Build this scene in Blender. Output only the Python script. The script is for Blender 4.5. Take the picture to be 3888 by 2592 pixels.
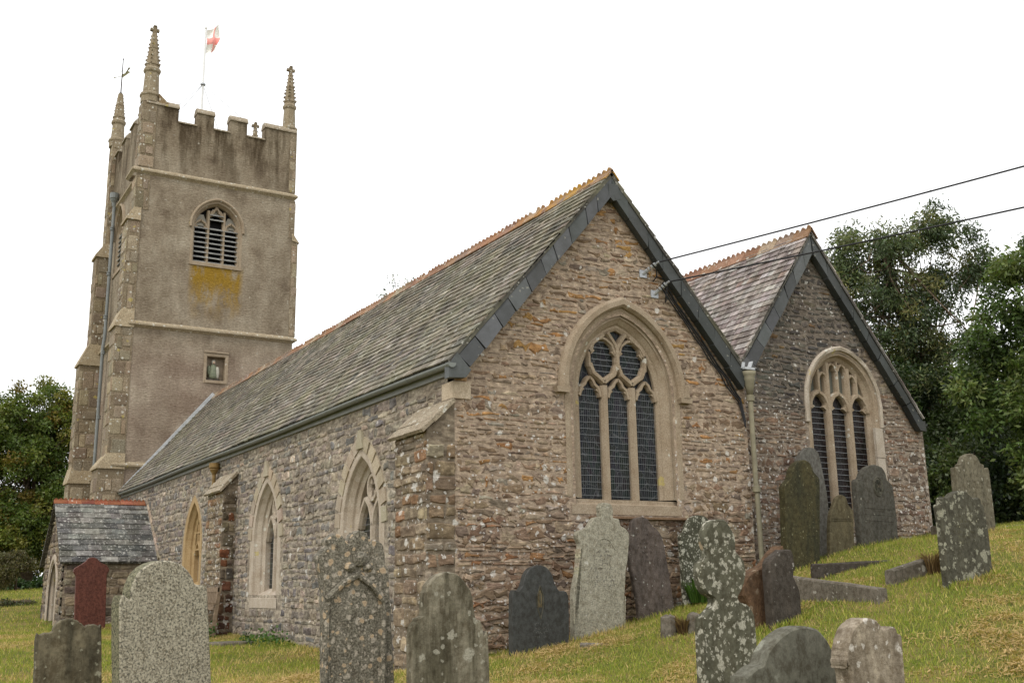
import bpy, bmesh, math, random
import numpy as np
from mathutils import Vector, Matrix
for o in list(bpy.data.objects): bpy.data.objects.remove(o)
random.seed(11); RNG=np.random.default_rng(5)
SC=bpy.context.scene; COL=SC.collection
R=math.radians
# ------------------------------------------------------------------ camera
CX,CY,CZ,YAW,PITCH,ROLL,FPX=-6.794,-12.4588,0.1048,0.5429,0.2262,-0.0164,4001.8
Fv=Vector((math.sin(YAW)*math.cos(PITCH),math.cos(YAW)*math.cos(PITCH),math.sin(PITCH)))
Rv=Vector((math.cos(YAW),-math.sin(YAW),0)); Uv=Rv.cross(Fv)
R2=Rv*math.cos(ROLL)+Uv*math.sin(ROLL); U2=-Rv*math.sin(ROLL)+Uv*math.cos(ROLL)
cd=bpy.data.cameras.new('camera'); cam=bpy.data.objects.new('camera',cd); COL.objects.link(cam)
cam.matrix_world=Matrix(((R2.x,U2.x,-Fv.x,CX),(R2.y,U2.y,-Fv.y,CY),(R2.z,U2.z,-Fv.z,CZ),(0,0,0,1)))
cd.sensor_width=36; cd.lens=36*FPX/3888; cd.clip_end=2000; cd.clip_start=.05
SC.camera=cam
# ------------------------------------------------------------------ light
SUN_EL,SUN_AZ=R(50),R(238)     # azimuth from +y clockwise
w=bpy.data.worlds.new('World'); SC.world=w; w.use_nodes=True
nt=w.node_tree; bg=nt.nodes['Background']
sky=nt.nodes.new('ShaderNodeTexSky'); sky.sky_type='NISHITA'; sky.sun_disc=False
sky.sun_elevation=SUN_EL; sky.sun_rotation=SUN_AZ; sky.dust_density=1; sky.air_density=1.0; sky.ozone_density=1
hs=nt.nodes.new('ShaderNodeHueSaturation'); hs.inputs['Saturation'].default_value=.10
tc=nt.nodes.new('ShaderNodeTexCoord'); nz=nt.nodes.new('ShaderNodeTexNoise'); nz.inputs['Scale'].default_value=1.3; nz.inputs['Detail'].default_value=5
rp=nt.nodes.new('ShaderNodeValToRGB'); rp.color_ramp.elements[0].position=.30; rp.color_ramp.elements[0].color=(.70,.70,.71,1); rp.color_ramp.elements[1].position=.50; rp.color_ramp.elements[1].color=(1,1,1,1)
mx=nt.nodes.new('ShaderNodeMixRGB'); mx.blend_type='MULTIPLY'; mx.inputs[0].default_value=1
nt.links.new(sky.outputs[0],hs.inputs['Color']); nt.links.new(tc.outputs['Generated'],nz.inputs['Vector']); nt.links.new(nz.outputs[0],rp.inputs[0])
cl=nt.nodes.new('ShaderNodeMixRGB'); cl.inputs[0].default_value=.8; cl.inputs[2].default_value=(7.4,7.45,7.5,1)   # high overcast veiling the blue
nt.links.new(hs.outputs[0],cl.inputs[1]); nt.links.new(cl.outputs[0],mx.inputs[1]); nt.links.new(rp.outputs[0],mx.inputs[2]); nt.links.new(mx.outputs[0],bg.inputs['Color'])
bg.inputs['Strength'].default_value=.15
sd=bpy.data.lights.new('sun','SUN'); sd.energy=1.0; sd.angle=R(14); sd.color=(1,.95,.87)
so=bpy.data.objects.new('sun',sd); COL.objects.link(so); so.location=(-10,-10,30)
sdir=Vector((math.sin(SUN_AZ)*math.cos(SUN_EL),math.cos(SUN_AZ)*math.cos(SUN_EL),math.sin(SUN_EL)))
so.rotation_euler=sdir.to_track_quat('Z','Y').to_euler()
SC.view_settings.view_transform='Standard'; SC.view_settings.look='None'; SC.view_settings.exposure=.55; SC.view_settings.gamma=1

# ------------------------------------------------------------------ node helper
class G:
    def __init__(s,name,rough=.85,spec=.3):
        s.m=bpy.data.materials.new(name); s.m.use_nodes=True; s.nt=s.m.node_tree
        s.b=s.nt.nodes['Principled BSDF']; s.b.inputs['Roughness'].default_value=rough; s.b.inputs['Specular IOR Level'].default_value=spec
        s.tc=None; s.h=None
    def put(s,sock,v):
        if isinstance(v,bpy.types.NodeSocket): s.nt.links.new(v,sock)
        elif isinstance(v,(tuple,list)) and len(v)==3 and sock.type=='RGBA': sock.default_value=(*v,1)
        else: sock.default_value=v
    def N(s,t,**k):
        n=s.nt.nodes.new(t)
        for a,v in k.items(): setattr(n,a,v)
        return n
    def co(s,scale=(1,1,1),loc=(0,0,0),rot=(0,0,0)):
        if s.tc is None: s.tc=s.N('ShaderNodeTexCoord')
        m=s.N('ShaderNodeMapping'); s.nt.links.new(s.tc.outputs['Object'],m.inputs[0])
        m.inputs['Scale'].default_value=scale; m.inputs['Location'].default_value=loc; m.inputs['Rotation'].default_value=rot
        return m.outputs[0]
    def noise(s,scale,detail=4,rough=.6,vec=None,dist=0):
        n=s.N('ShaderNodeTexNoise'); s.put(n.inputs['Vector'],vec if vec is not None else s.co())
        n.inputs['Scale'].default_value=scale; n.inputs['Detail'].default_value=detail; n.inputs['Roughness'].default_value=rough; n.inputs['Distortion'].default_value=dist
        return n.outputs[0]
    def noisec(s,scale,vec=None):
        n=s.N('ShaderNodeTexNoise'); s.put(n.inputs['Vector'],vec if vec is not None else s.co()); n.inputs['Scale'].default_value=scale
        return n.outputs[1]
    def vor(s,scale,vec=None,feature='F1',rnd=1):
        n=s.N('ShaderNodeTexVoronoi',feature=feature); s.put(n.inputs['Vector'],vec if vec is not None else s.co())
        n.inputs['Scale'].default_value=scale; n.inputs['Randomness'].default_value=rnd
        return n
    def ramp(s,f,stops,interp='LINEAR'):
        n=s.N('ShaderNodeValToRGB'); e=n.color_ramp.elements; n.color_ramp.interpolation=interp
        while len(e)<len(stops): e.new(.5)
        for i,(p,c) in enumerate(stops):
            e[i].position=p; e[i].color=(*c,1) if isinstance(c,(tuple,list)) else (c,c,c,1)
        s.put(n.inputs[0],f); return n.outputs[0]
    def mix(s,f,a,b,mode='MIX'):
        n=s.N('ShaderNodeMixRGB',blend_type=mode); s.put(n.inputs[0],f); s.put(n.inputs[1],a); s.put(n.inputs[2],b); return n.outputs[0]
    def math(s,op,a,b=0,c=0,clamp=False):
        n=s.N('ShaderNodeMath',operation=op,use_clamp=clamp); s.put(n.inputs[0],a); s.put(n.inputs[1],b); s.put(n.inputs[2],c); return n.outputs[0]
    def mr(s,v,a,b,c=0,d=1):
        n=s.N('ShaderNodeMapRange',clamp=True); s.put(n.inputs[0],v)
        for i,x in enumerate((a,b,c,d)): n.inputs[i+1].default_value=x
        return n.outputs[0]
    def xyz(s,vec=None):
        n=s.N('ShaderNodeSeparateXYZ'); s.put(n.inputs[0],vec if vec is not None else s.co()); return n.outputs
    def attr(s,name='tint'):
        n=s.N('ShaderNodeAttribute',attribute_name=name); return n.outputs[0]
    def bump(s,h,st=.5,d=.02):
        n=s.N('ShaderNodeBump'); s.put(n.inputs['Height'],h); n.inputs['Strength'].default_value=st; n.inputs['Distance'].default_value=d
        if s.h is not None: s.nt.links.new(s.h,n.inputs['Normal'])
        s.h=n.outputs[0]; s.nt.links.new(s.h,s.b.inputs['Normal'])
    def col(s,c): s.put(s.b.inputs['Base Color'],c); return s.m
    def spots(s,scale,rmin,rmax,keep,vec=None,warp=.15):
        """lichen discs: factor 0..1; keep = share of cells that carry one"""
        v=vec if vec is not None else s.co()
        nc=s.noisec(scale*2.2,v); a=s.N('ShaderNodeVectorMath',operation='MULTIPLY_ADD'); s.put(a.inputs[0],nc); a.inputs[1].default_value=(warp/scale*2,)*3; s.put(a.inputs[2],v)
        n=s.vor(scale,a.outputs[0]); sep=s.N('ShaderNodeSeparateColor'); s.put(sep.inputs[0],n.outputs['Color'])
        r=s.mr(sep.outputs[0],1-keep,1,rmin,rmax); on=s.math('GREATER_THAN',sep.outputs[0],1-keep)
        d=s.math('DIVIDE',n.outputs['Distance'],r)
        f=s.math('MULTIPLY',s.mr(d,.75,1.0,1,0),on)
        return f,d,sep.outputs[1]

# ------------------------------------------------------------------ mesh helper
V=Vector
class MB:
    def __init__(s): s.v=[]; s.f=[]; s.t=[]; s.tint=(.5,.5,.5)
    def add(s,vs,fs,tint=None):
        b=len(s.v); s.v+= [tuple(x) for x in vs]
        for f in fs: s.f.append(tuple(b+i for i in f)); s.t.append(tint or s.tint)
    def box(s,lo,hi,tint=None):
        x0,y0,z0=lo; x1,y1,z1=hi
        s.add([(x0,y0,z0),(x1,y0,z0),(x1,y1,z0),(x0,y1,z0),(x0,y0,z1),(x1,y0,z1),(x1,y1,z1),(x0,y1,z1)],
              [(0,3,2,1),(4,5,6,7),(0,1,5,4),(1,2,6,5),(2,3,7,6),(3,0,4,7)],tint)
    def obox(s,c,ax,ay,az,tint=None):
        c=V(c); ax,ay,az=V(ax),V(ay),V(az)
        P=[c-ax-ay-az,c+ax-ay-az,c+ax+ay-az,c-ax+ay-az,c-ax-ay+az,c+ax-ay+az,c+ax+ay+az,c-ax+ay+az]
        s.add(P,[(0,3,2,1),(4,5,6,7),(0,1,5,4),(1,2,6,5),(2,3,7,6),(3,0,4,7)],tint)
    def tube(s,pts,r,n=8,tint=None,cap=True):
        pts=[V(p) for p in pts]; rs=r if isinstance(r,(list,tuple)) else [r]*len(pts)
        vs=[]; fs=[]; up=V((0,0,1))
        prev=None
        for i,p in enumerate(pts):
            d=(pts[min(i+1,len(pts)-1)]-pts[max(i-1,0)]).normalized()
            if prev is None:
                a=d.cross(up if abs(d.z)<.95 else V((1,0,0))).normalized()
            else: a=(prev-d*prev.dot(d)).normalized()
            prev=a; b=d.cross(a)
            for k in range(n):
                t=2*math.pi*k/n; vs.append(p+(a*math.cos(t)+b*math.sin(t))*rs[i])
        for i in range(len(pts)-1):
            for k in range(n):
                fs.append((i*n+k,i*n+(k+1)%n,(i+1)*n+(k+1)%n,(i+1)*n+k))
        if cap: fs.append(tuple(range(n))[::-1]); fs.append(tuple((len(pts)-1)*n+k for k in range(n)))
        s.add(vs,fs,tint)
    def ring_loft(s,rings,tint=None,cap=True):
        """rings: list of equal-length vertex loops"""
        n=len(rings[0]); vs=[p for r in rings for p in r]; fs=[]
        for i in range(len(rings)-1):
            for k in range(n): fs.append((i*n+k,i*n+(k+1)%n,(i+1)*n+(k+1)%n,(i+1)*n+k))
        if cap: fs.append(tuple(range(n))[::-1]); fs.append(tuple((len(rings)-1)*n+k for k in range(n)))
        s.add(vs,fs,tint)
    def prism(s,pts2,fr,n0,n1,tint=None):
        """outline in a frame, extruded from depth n0 (back) to n1 (front)"""
        N=len(pts2); A=[fr.p(a,b,n0) for a,b in pts2]; B=[fr.p(a,b,n1) for a,b in pts2]
        area=sum(pts2[i][0]*pts2[(i+1)%N][1]-pts2[(i+1)%N][0]*pts2[i][1] for i in range(N))
        if area<0: A=A[::-1]; B=B[::-1]
        s.add(A+B,[tuple(range(N))[::-1],tuple(range(N,2*N))]+[(i,(i+1)%N,N+(i+1)%N,N+i) for i in range(N)],tint)
    def build(s,name,mat,parent=None,smooth=False):
        me=bpy.data.meshes.new(name); me.from_pydata(s.v,[],s.f); me.materials.append(mat)
        a=me.attributes.new('tint','FLOAT_COLOR','FACE')
        a.data.foreach_set('color',np.array([(*t,1) for t in s.t],dtype=np.float32).ravel())
        if smooth: me.polygons.foreach_set('use_smooth',[True]*len(me.polygons))
        me.update()
        o=bpy.data.objects.new(name,me); COL.objects.link(o)
        if parent: o.parent=parent
        return o
class Fr:
    """wall frame: s along, z up, n outward"""
    def __init__(f,o,es,en): f.o=V(o); f.es=V(es); f.en=V(en)
    def p(f,s,z,n=0): return f.o+f.es*s+V((0,0,1))*z+f.en*n
EAST=Fr((0,0,0),(1,0,0),(0,-1,0)); EAST2=Fr((0,.35,0),(1,0,0),(0,-1,0))
SOUTH=Fr((-.2,0,0),(0,-1,0),(-1,0,0))    # s = -y
TE=Fr((0,22.1,0),(1,0,0),(0,-1,0)); TS=Fr((-.24,0,0),(0,-1,0),(-1,0,0))
def thing(name,label,cat,loc=(0,0,0),group=None):
    o=bpy.data.objects.new(name,None); COL.objects.link(o); o.location=loc; tag(o,label,cat,group); return o
def tag(o,label,cat,group=None):
    o['label']=label; o['category']=cat
    if group: o['group']=group
    return o
def arch(c,a,z0,zs,h,n=10):
    """pointed arch path from left foot over the apex to right foot (c centre, a half width, zs springing, h rise)"""
    q=(h*h-a*a)/(2*a); r=a+q; L=[(c-a,z0)]; half=[]
    t1=math.atan2(h,q) if q>0 else math.atan2(h,q)
    for i in range(n+1):
        t=t1*i/n; half.append((q-r*math.cos(t),r*math.sin(t)))
    # half runs from (-a,0) to (0,h)
    L+=[(c+x,zs+y) for x,y in half]
    L+=[(c-x,zs+y) for x,y in half[::-1][1:]]
    L.append((c+a,z0)); return L
def sweep(mb,path,prof,fr,tint=None,caps=False,closed=False,jit=0):
    """profile (offset outward = left of travel, depth) swept along a 2D path in a wall frame"""
    n=len(path); m=len(prof); vs=[]; fs=[]
    for i in range(n):
        p=path[i]
        a=path[i-1] if (i>0 or closed) else None; b=path[(i+1)%n] if (i<n-1 or closed) else None
        def nd(u,v):
            d=(v[0]-u[0],v[1]-u[1]); L=math.hypot(*d) or 1; return (-d[1]/L,d[0]/L)
        if a is None: nx=nd(p,b)
        elif b is None: nx=nd(a,p)
        else:
            n1=nd(a,p); n2=nd(p,b); k=1+n1[0]*n2[0]+n1[1]*n2[1]; k=max(k,.35); nx=((n1[0]+n2[0])/k,(n1[1]+n2[1])/k)
        for o,d in prof:
            vs.append(fr.p(p[0]+nx[0]*o,p[1]+nx[1]*o,d+random.uniform(-jit,jit)))
    for i in range(n if closed else n-1):
        for k in range(m-1): fs.append((i*m+k,((i+1)%n)*m+k,((i+1)%n)*m+k+1,i*m+k+1))
    if caps: fs.append(tuple(range(m))); fs.append(tuple((n-1)*m+k for k in range(m))[::-1])
    mb.add(vs,fs,tint)
def bar(mb,path,hw,n0,n1,fr,tint=None,closed=False):
    """tracery bar with chamfered front"""
    c=hw*.55; sweep(mb,path,[(hw,n0),(hw,n1-.05),(c,n1),(-c,n1),(-hw,n1-.05),(-hw,n0)],fr,tint,caps=not closed,closed=closed)
def holed(mb,outer,holes,fr,n=0,tint=None):
    bm=bmesh.new(); E=[]
    for lp in [outer]+holes:
        vs=[bm.verts.new((a,b,0)) for a,b in lp]
        E+=[bm.edges.new((vs[i],vs[(i+1)%len(vs)])) for i in range(len(vs))]
    bmesh.ops.triangle_fill(bm,use_beauty=True,use_dissolve=False,edges=E,normal=(0,0,1))
    bm.verts.index_update(); vs=[fr.p(v.co.x,v.co.y,n) for v in bm.verts]; fs=[]
    for f in bm.faces:
        ix=[v.index for v in f.verts]
        if f.normal.z<0: ix=ix[::-1]
        fs.append(tuple(ix))
    bm.free(); mb.add(vs,fs,tint)
def inpoly(s,z,poly):
    c=False; j=len(poly)-1
    for i in range(len(poly)):
        a,b=poly[i],poly[j]
        if (a[1]>z)!=(b[1]>z) and s<(b[0]-a[0])*(z-a[1])/(b[1]-a[1])+a[0]: c=not c
        j=i
    return c
def masonry(mb,fr,s0,s1,z0,z1,inside,hr,wr,gap,prot,pal,wave=.02,jit=.25,rnd=.25,n0=0.0,straight=False):
    """irregular stones standing proud of a mortar bed"""
    z=z0; ph=random.random()*9
    while z<z1:
        h=random.uniform(*hr)*(1.6 if random.random()<.10 else 1); s=s0-random.random()*wr[1]
        while s<s1:
            wd=random.uniform(*wr)*(1 if random.random()<.8 else .5)
            hh=h*(random.uniform(.75,1.0)); zz=z+random.uniform(0,h-hh)
            wz=wave*(math.sin(s*1.7+ph+z)+.6*math.sin(s*4.1+z*3))
            a0,a1=s+gap/2,s+wd-gap/2; b0,b1=zz+wz+gap/2,zz+wz+hh-gap/2
            s+=wd
            if a1-a0<.03 or b1-b0<.015: continue
            cs,cz=(a0+a1)/2,(b0+b1)/2
            okc=lambda: inside(a0,b0) and inside(a1,b0) and inside(a0,b1) and inside(a1,b1) and inside((a0+a1)/2,(b0+b1)/2)
            if not okc():
                L0=(a0,a1); good=False
                for cut_ in (.2,.4,.6,.75):
                    for side in (0,1,2):
                        a0,a1=(L0[0]+(L0[1]-L0[0])*cut_ if side in (0,2) else L0[0]),(L0[1]-(L0[1]-L0[0])*cut_*(1 if side==1 else .0 if side==0 else .5) )
                        if side==2: a0=L0[0]+(L0[1]-L0[0])*cut_*.5
                        if a1-a0>.05 and okc(): good=True; break
                    if good: break
                if not good: continue
                cs=(a0+a1)/2
            j=jit*min(b1-b0,.12); W2=(a1-a0)/2; H2=(b1-b0)/2
            cut=rnd*min(W2,H2)*2
            P=[(-W2+cut,-H2),(0,-H2),(W2-cut,-H2),(W2,-H2+cut*.8),(W2,H2-cut*.8),(W2-cut,H2),(0,H2),(-W2+cut,H2),(-W2,H2-cut*.8),(-W2,-H2+cut*.8)]
            P=[(x+random.uniform(-j,j)*.5,y+random.uniform(-j,j)*.5) for x,y in P]
            pr=prot*random.uniform(.35,1.0); tx,tz=random.uniform(-.3,.3)*pr,random.uniform(-.35,.35)*pr
            ins=.010+.10*min(W2,H2)
            base=[fr.p(cs+x,cz+y,n0-.004) for x,y in P]; top=[]
            for x,y in P:
                L=math.hypot(x/W2,y/H2); kx=max(0,1-ins/W2); ky=max(0,1-ins/H2)
                top.append(fr.p(cs+x*kx,cz+y*ky,n0+max(.003,pr+tx*x/W2+tz*y/H2+random.uniform(-.12,.12)*pr)))
            ctr=fr.p(cs+random.uniform(-.4,.4)*W2,cz+random.uniform(-.3,.3)*H2,n0+pr*random.uniform(.9,1.35))
            n=len(P); t=pal(cs,cz)
            mb.add(base+top+[ctr],[(i,(i+1)%n,n+(i+1)%n,n+i) for i in range(n)]+[(n+i,n+(i+1)%n,2*n) for i in range(n)],t)
        z+=h
def vary(c,a=.15,h=.04):
    k=random.uniform(1-a,1+a); return tuple(max(.005,x*k*(1+random.uniform(-h,h))) for x in c)
def pick(pairs):
    t=random.random()*sum(p for p,_ in pairs)
    for p,c in pairs:
        t-=p
        if t<=0: return vary(c)
    return vary(pairs[-1][1])
# ------------------------------------------------------------------ materials
M={}
def mk_masonry(name,an,lichen_keep=.35,lz=(0,0,1,1),bumps=.6,grit=.8,slaty=False):
    """tint-coloured stone or mortar with grain, soot and pale lichen (lz: z range over which lichen thins)"""
    g=G(name,.92,.15); t=g.attr(); n1=g.noise(9,5); n2=g.noise(55,4); n3=g.noise(1.3,3)
    c=g.mix(g.mr(n1,.35,.7),g.mix(1,t,(.72,.68,.64),'MULTIPLY'),g.mix(1,t,(1.22,1.18,1.1),'MULTIPLY'))
    c=g.mix(g.mr(n2,.5,.75,0,.5),c,g.mix(1,c,(.5,.48,.45),'MULTIPLY'))
    c=g.mix(g.mr(n3,.45,.7,0,.45),c,g.mix(1,c,(.72,.66,.62),'MULTIPLY'))
    na=g.noise(1,6,.72,g.co(an)); c=g.mix(g.mr(na,.42,.60,0,grit),c,g.mix(1,c,(.50,.46,.43),'MULTIPLY')); c=g.mix(g.mr(na,.50,.36,0,.5),c,g.mix(1,c,(1.45,1.4,1.32),'MULTIPLY'))
    if slaty: # bluish grey weathered upper part of this gable, ragged at its lower edge
        zz=g.math('ADD',g.xyz()[2],g.math('MULTIPLY',n3,.9)); xx=g.math('ABSOLUTE',g.math('SUBTRACT',g.xyz()[0],7.0)); up=g.math('MULTIPLY',g.mr(zz,3.15,3.35),g.mr(g.math('ADD',xx,g.math('MULTIPLY',n1,.8)),1.7,1.95,1,0)); c=g.mix(g.math('MULTIPLY',up,.85),c,g.mix(1,c,(.60,.63,.67),'MULTIPLY'))
    z=g.xyz()[2]; zk=g.mr(z,lz[0],lz[1],lz[2],lz[3])
    f,d,rr=g.spots(7,.10,.42,lichen_keep,warp=.35); f=g.math('MULTIPLY',f,g.math('GREATER_THAN',zk,rr))
    f2,d2,r2=g.spots(19,.12,.46,min(.6,lichen_keep),warp=.45); f2=g.math('MULTIPLY',f2,g.math('GREATER_THAN',zk,r2))
    br=g.mr(g.noise(90,3),.35,.6,.25,1)
    c=g.mix(g.math('MULTIPLY',f,br),c,(.62,.60,.55)); c=g.mix(g.math('MULTIPLY',f2,br),c,(.66,.64,.60))
    g.col(c); g.bump(n1,bumps*.6,.03); g.bump(na,bumps,.03); g.bump(n2,bumps,.012); M[name]=g.m
mk_masonry('rubble_east',(9,9,24),.40,(-.6,2.8,1.0,.25),grit=.65)
mk_masonry('rubble_north_gable',(9,9,20),.75,(1.6,3.4,1.0,.12),grit=.6,slaty=True)
mk_masonry('coursed_south',(6,6,15),.10,(0,3,.6,.5))
mk_masonry('buttress_stone',(5,5,12),.38,(-1,3,.9,.9))
def mk_granite(name,c1,c2,lich=.2,sc=1):
    g=G(name,.85,.2); n=g.noise(60*sc,4,.7); n2=g.noise(4,5); n3=g.noise(1.1,3)
    t=g.attr()
    c=g.mix(g.mr(n,.38,.62),c1,c2); c=g.mix(g.mr(n2,.4,.72,0,.55),c,g.mix(1,c,(.62,.54,.45),'MULTIPLY'))
    c=g.mix(1,c,g.mix(1,t,(2,2,2),'MULTIPLY'),'MULTIPLY')
    f,d,r=g.spots(9,.12,.4,lich,warp=.3); c=g.mix(g.math('MULTIPLY',f,.75),c,(.58,.57,.5))
    f,d,r=g.spots(4,.08,.3,lich*.4,warp=.4); c=g.mix(g.math('MULTIPLY',f,.7),c,(.42,.34,.10))
    g.col(c); g.bump(n,.35,.01); g.bump(n2,.35,.02); M[name]=g.m
mk_granite('window_granite',(.26,.20,.135),(.40,.33,.245),.12)
mk_granite('window_granite_pale',(.34,.29,.23),(.52,.46,.38),.25)
mk_granite('limestone_dressing',(.36,.30,.235),(.52,.455,.37),.3)
mk_granite('ochre_dressing',(.33,.22,.10),(.46,.34,.19),.1)
mk_granite('tower_granite',(.20,.165,.115),(.42,.36,.27),.5,.55)
# tower render, with streaks, rosy repairs and ochre lichen under the louvred window
g=G('tower_render',.93,.1); n1=g.noise(1.0,5,.62); n2=g.noise(2.6,5,.65,g.co((1,1,.16))); n3=g.noise(40,3,.6,g.co((.5,.5,1.4))); z=g.xyz()[2]; x=g.xyz()[0]; y=g.xyz()[1]
c=g.ramp(n1,[(.3,(.185,.145,.105)),(.47,(.30,.25,.185)),(.6,(.37,.32,.245)),(.75,(.43,.38,.30))])
low=g.mr(z,7.2,8.4,1,0); rose=g.ramp(g.noise(.8,4,.6,g.co((1,1,1),(3,1,5))),[(.36,(.265,.20,.155)),(.52,(.375,.305,.24)),(.66,(.48,.41,.325))])
c=g.mix(g.math('MULTIPLY',low,.8),c,rose)
par=g.mr(z,13.3,15.6,0,1); stain=g.math('MULTIPLY',g.mr(n2,.44,.60),g.math('ADD',g.math('MULTIPLY',par,.85),.22))
c=g.mix(stain,c,g.mix(1,c,(.36,.33,.29),'MULTIPLY'))
c=g.mix(g.math('MULTIPLY',par,.45),c,g.mix(1,c,(.62,.58,.50),'MULTIPLY'))
edge=g.math('MULTIPLY',g.mr(g.math('ABSOLUTE',g.math('SUBTRACT',x,2.38)),.75,.95,1,0),g.math('MULTIPLY',g.mr(z,8.7,9.6),g.mr(z,10.75,10.85,1,0)))
edge=g.math('MULTIPLY',edge,g.mr(y,22.6,22.8,1,0))
edge=g.math('MULTIPLY',edge,g.mr(g.math('ADD',g.noise(3.5,6,.7,g.co((1,1,.5),(4,4,4))),g.mr(z,8.9,10.6,-.06,.16)),.40,.54))
och=g.math('MULTIPLY',edge,g.mr(g.noise(2.4,5,.65,g.co((1.4,1.4,.5))),.30,.50)); strong=g.math('MULTIPLY',och,g.mr(z,9.2,10.3,.5,1))
c=g.mix(strong,c,g.mix(g.mr(n3,.4,.6),(.25,.145,.02),(.36,.235,.04)))
f,d,r=g.spots(6,.05,.28,.07,warp=.6); c=g.mix(g.math('MULTIPLY',f,.6),c,(.52,.49,.42))
n5=g.noise(11,5,.72,g.co((1,1,2.2))); c=g.mix(g.mr(n5,.44,.62,0,.6),c,g.mix(1,c,(.58,.53,.47),'MULTIPLY')); c=g.mix(g.mr(n5,.46,.34,0,.45),c,g.mix(1,c,(1.35,1.3,1.22),'MULTIPLY'))
c=g.mix(g.mr(n3,.40,.7,0,.5),c,g.mix(1,c,(.60,.57,.53),'MULTIPLY'))
g.col(c); g.bump(g.noise(9,4,.6,g.co((.7,.7,2.6))),.55,.05); g.bump(n3,.6,.02); M['tower_render']=g.m
# slates
def mk_slate(name,lich,moss,rough=.75,an=(3,5,3)):
    g=G(name,rough,.1); t=g.attr(); n=g.noise(7,5,.7); n2=g.noise(38,3); n3=g.noise(.9,4)
    c=g.mix(g.mr(n,.4,.68,0,.8),t,g.mix(1,t,(.55,.54,.50),'MULTIPLY'))
    c=g.mix(g.math('MULTIPLY',g.mr(n3,.45,.65),moss),c,(.20,.195,.115))
    na=g.noise(1,5,.7,g.co(an)); c=g.mix(g.mr(na,.44,.6,0,.6),c,g.mix(1,c,(.5,.48,.44),'MULTIPLY')); c=g.mix(g.mr(na,.48,.34,0,.6),c,g.mix(1,c,(1.6,1.55,1.45),'MULTIPLY'))
    f,d,r=g.spots(11,.1,.45,lich,warp=.5); c=g.mix(g.math('MULTIPLY',f,g.mr(n2,.35,.6,.2,.9)),c,(.50,.49,.44))
    f,d,r=g.spots(24,.1,.45,lich,warp=.5); c=g.mix(g.math('MULTIPLY',f,.6),c,(.46,.45,.40))
    g.col(c); g.bump(n,.4,.012); g.bump(n2,.5,.008); M[name]=g.m
mk_slate('slate_weathered',.22,.5,.8,(1.2,7,1.2)); mk_slate('slate_purple',.3,.12,.65,(1.4,8,1.4)); mk_slate('slate_porch',.55,.1,.7,(5,5,5))
g=G('verge_slate',.6,.25); t=g.attr(); c=g.mix(g.mr(g.noise(3,5,.7),.4,.65,0,.8),t,g.mix(1,t,(.6,.6,.55),'MULTIPLY')); f,d,r=g.spots(16,.08,.4,.12,warp=.5); g.col(g.mix(g.math('MULTIPLY',f,.6),c,(.30,.29,.24))); g.bump(g.noise(14,4),.25,.01); M['verge_slate']=g.m
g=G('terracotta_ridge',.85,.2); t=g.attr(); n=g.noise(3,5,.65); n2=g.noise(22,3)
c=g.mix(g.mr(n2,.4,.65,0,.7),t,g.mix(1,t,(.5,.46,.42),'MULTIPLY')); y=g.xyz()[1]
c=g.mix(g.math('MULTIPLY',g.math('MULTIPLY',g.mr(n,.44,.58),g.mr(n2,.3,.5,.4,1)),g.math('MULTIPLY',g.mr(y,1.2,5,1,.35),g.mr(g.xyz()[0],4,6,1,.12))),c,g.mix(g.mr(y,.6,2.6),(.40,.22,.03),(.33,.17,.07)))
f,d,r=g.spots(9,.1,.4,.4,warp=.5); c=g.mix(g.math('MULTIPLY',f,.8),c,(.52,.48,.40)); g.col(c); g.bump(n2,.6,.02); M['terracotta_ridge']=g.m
def simple(name,c,rough=.7,spec=.3,nv=.35,sc=12,metal=0,bs=.2):
    g=G(name,rough,spec); n=g.noise(sc,4); g.col(g.mix(g.mr(n,.35,.7,0,1),c,tuple(x*(1-nv) for x in c))); g.b.inputs['Metallic'].default_value=metal
    if bs: g.bump(n,bs,.01)
    M[name]=g.m; return g
simple('gutter_grey',(.20,.215,.20),.45,.4,.2,5); simple('fascia_pale',(.24,.245,.225),.6,.3,.2,4)
simple('iron_pipe_grey',(.22,.235,.23),.5,.4,.3,3); simple('iron_pipe_stone',(.26,.235,.16),.7,.3,.35,6); simple('ochre_iron',(.24,.15,.05),.6,.3,.4,12)
simple('lead',(.52,.54,.56),.5,.4,.3,9); simple('louvre_slate',(.40,.40,.38),.6,.3,.5,5); simple('louvre_board',(.34,.32,.27),.7,.3,.3,8)
simple('dark_void',(.01,.01,.01),.9,.1,.2,3,0,0); simple('cable_black',(.022,.022,.024),.5,.3,.2); simple('galvanised',(.42,.44,.46),.4,.5,.3,20,.4)
simple('weathered_timber',(.27,.20,.135),.8,.2,.4,14); simple('white_paint',(.82,.82,.82),.4,.4,.05,5); simple('gilt_vane',(.20,.18,.07),.5,.5,.3,9)
simple('figure_green',(.19,.21,.14),.6); simple('figure_white',(.43,.41,.34),.6); simple('figure_skin',(.5,.36,.26),.6); simple('wire',(.24,.25,.255),.4,.5,.1,8,.5,0)
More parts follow.
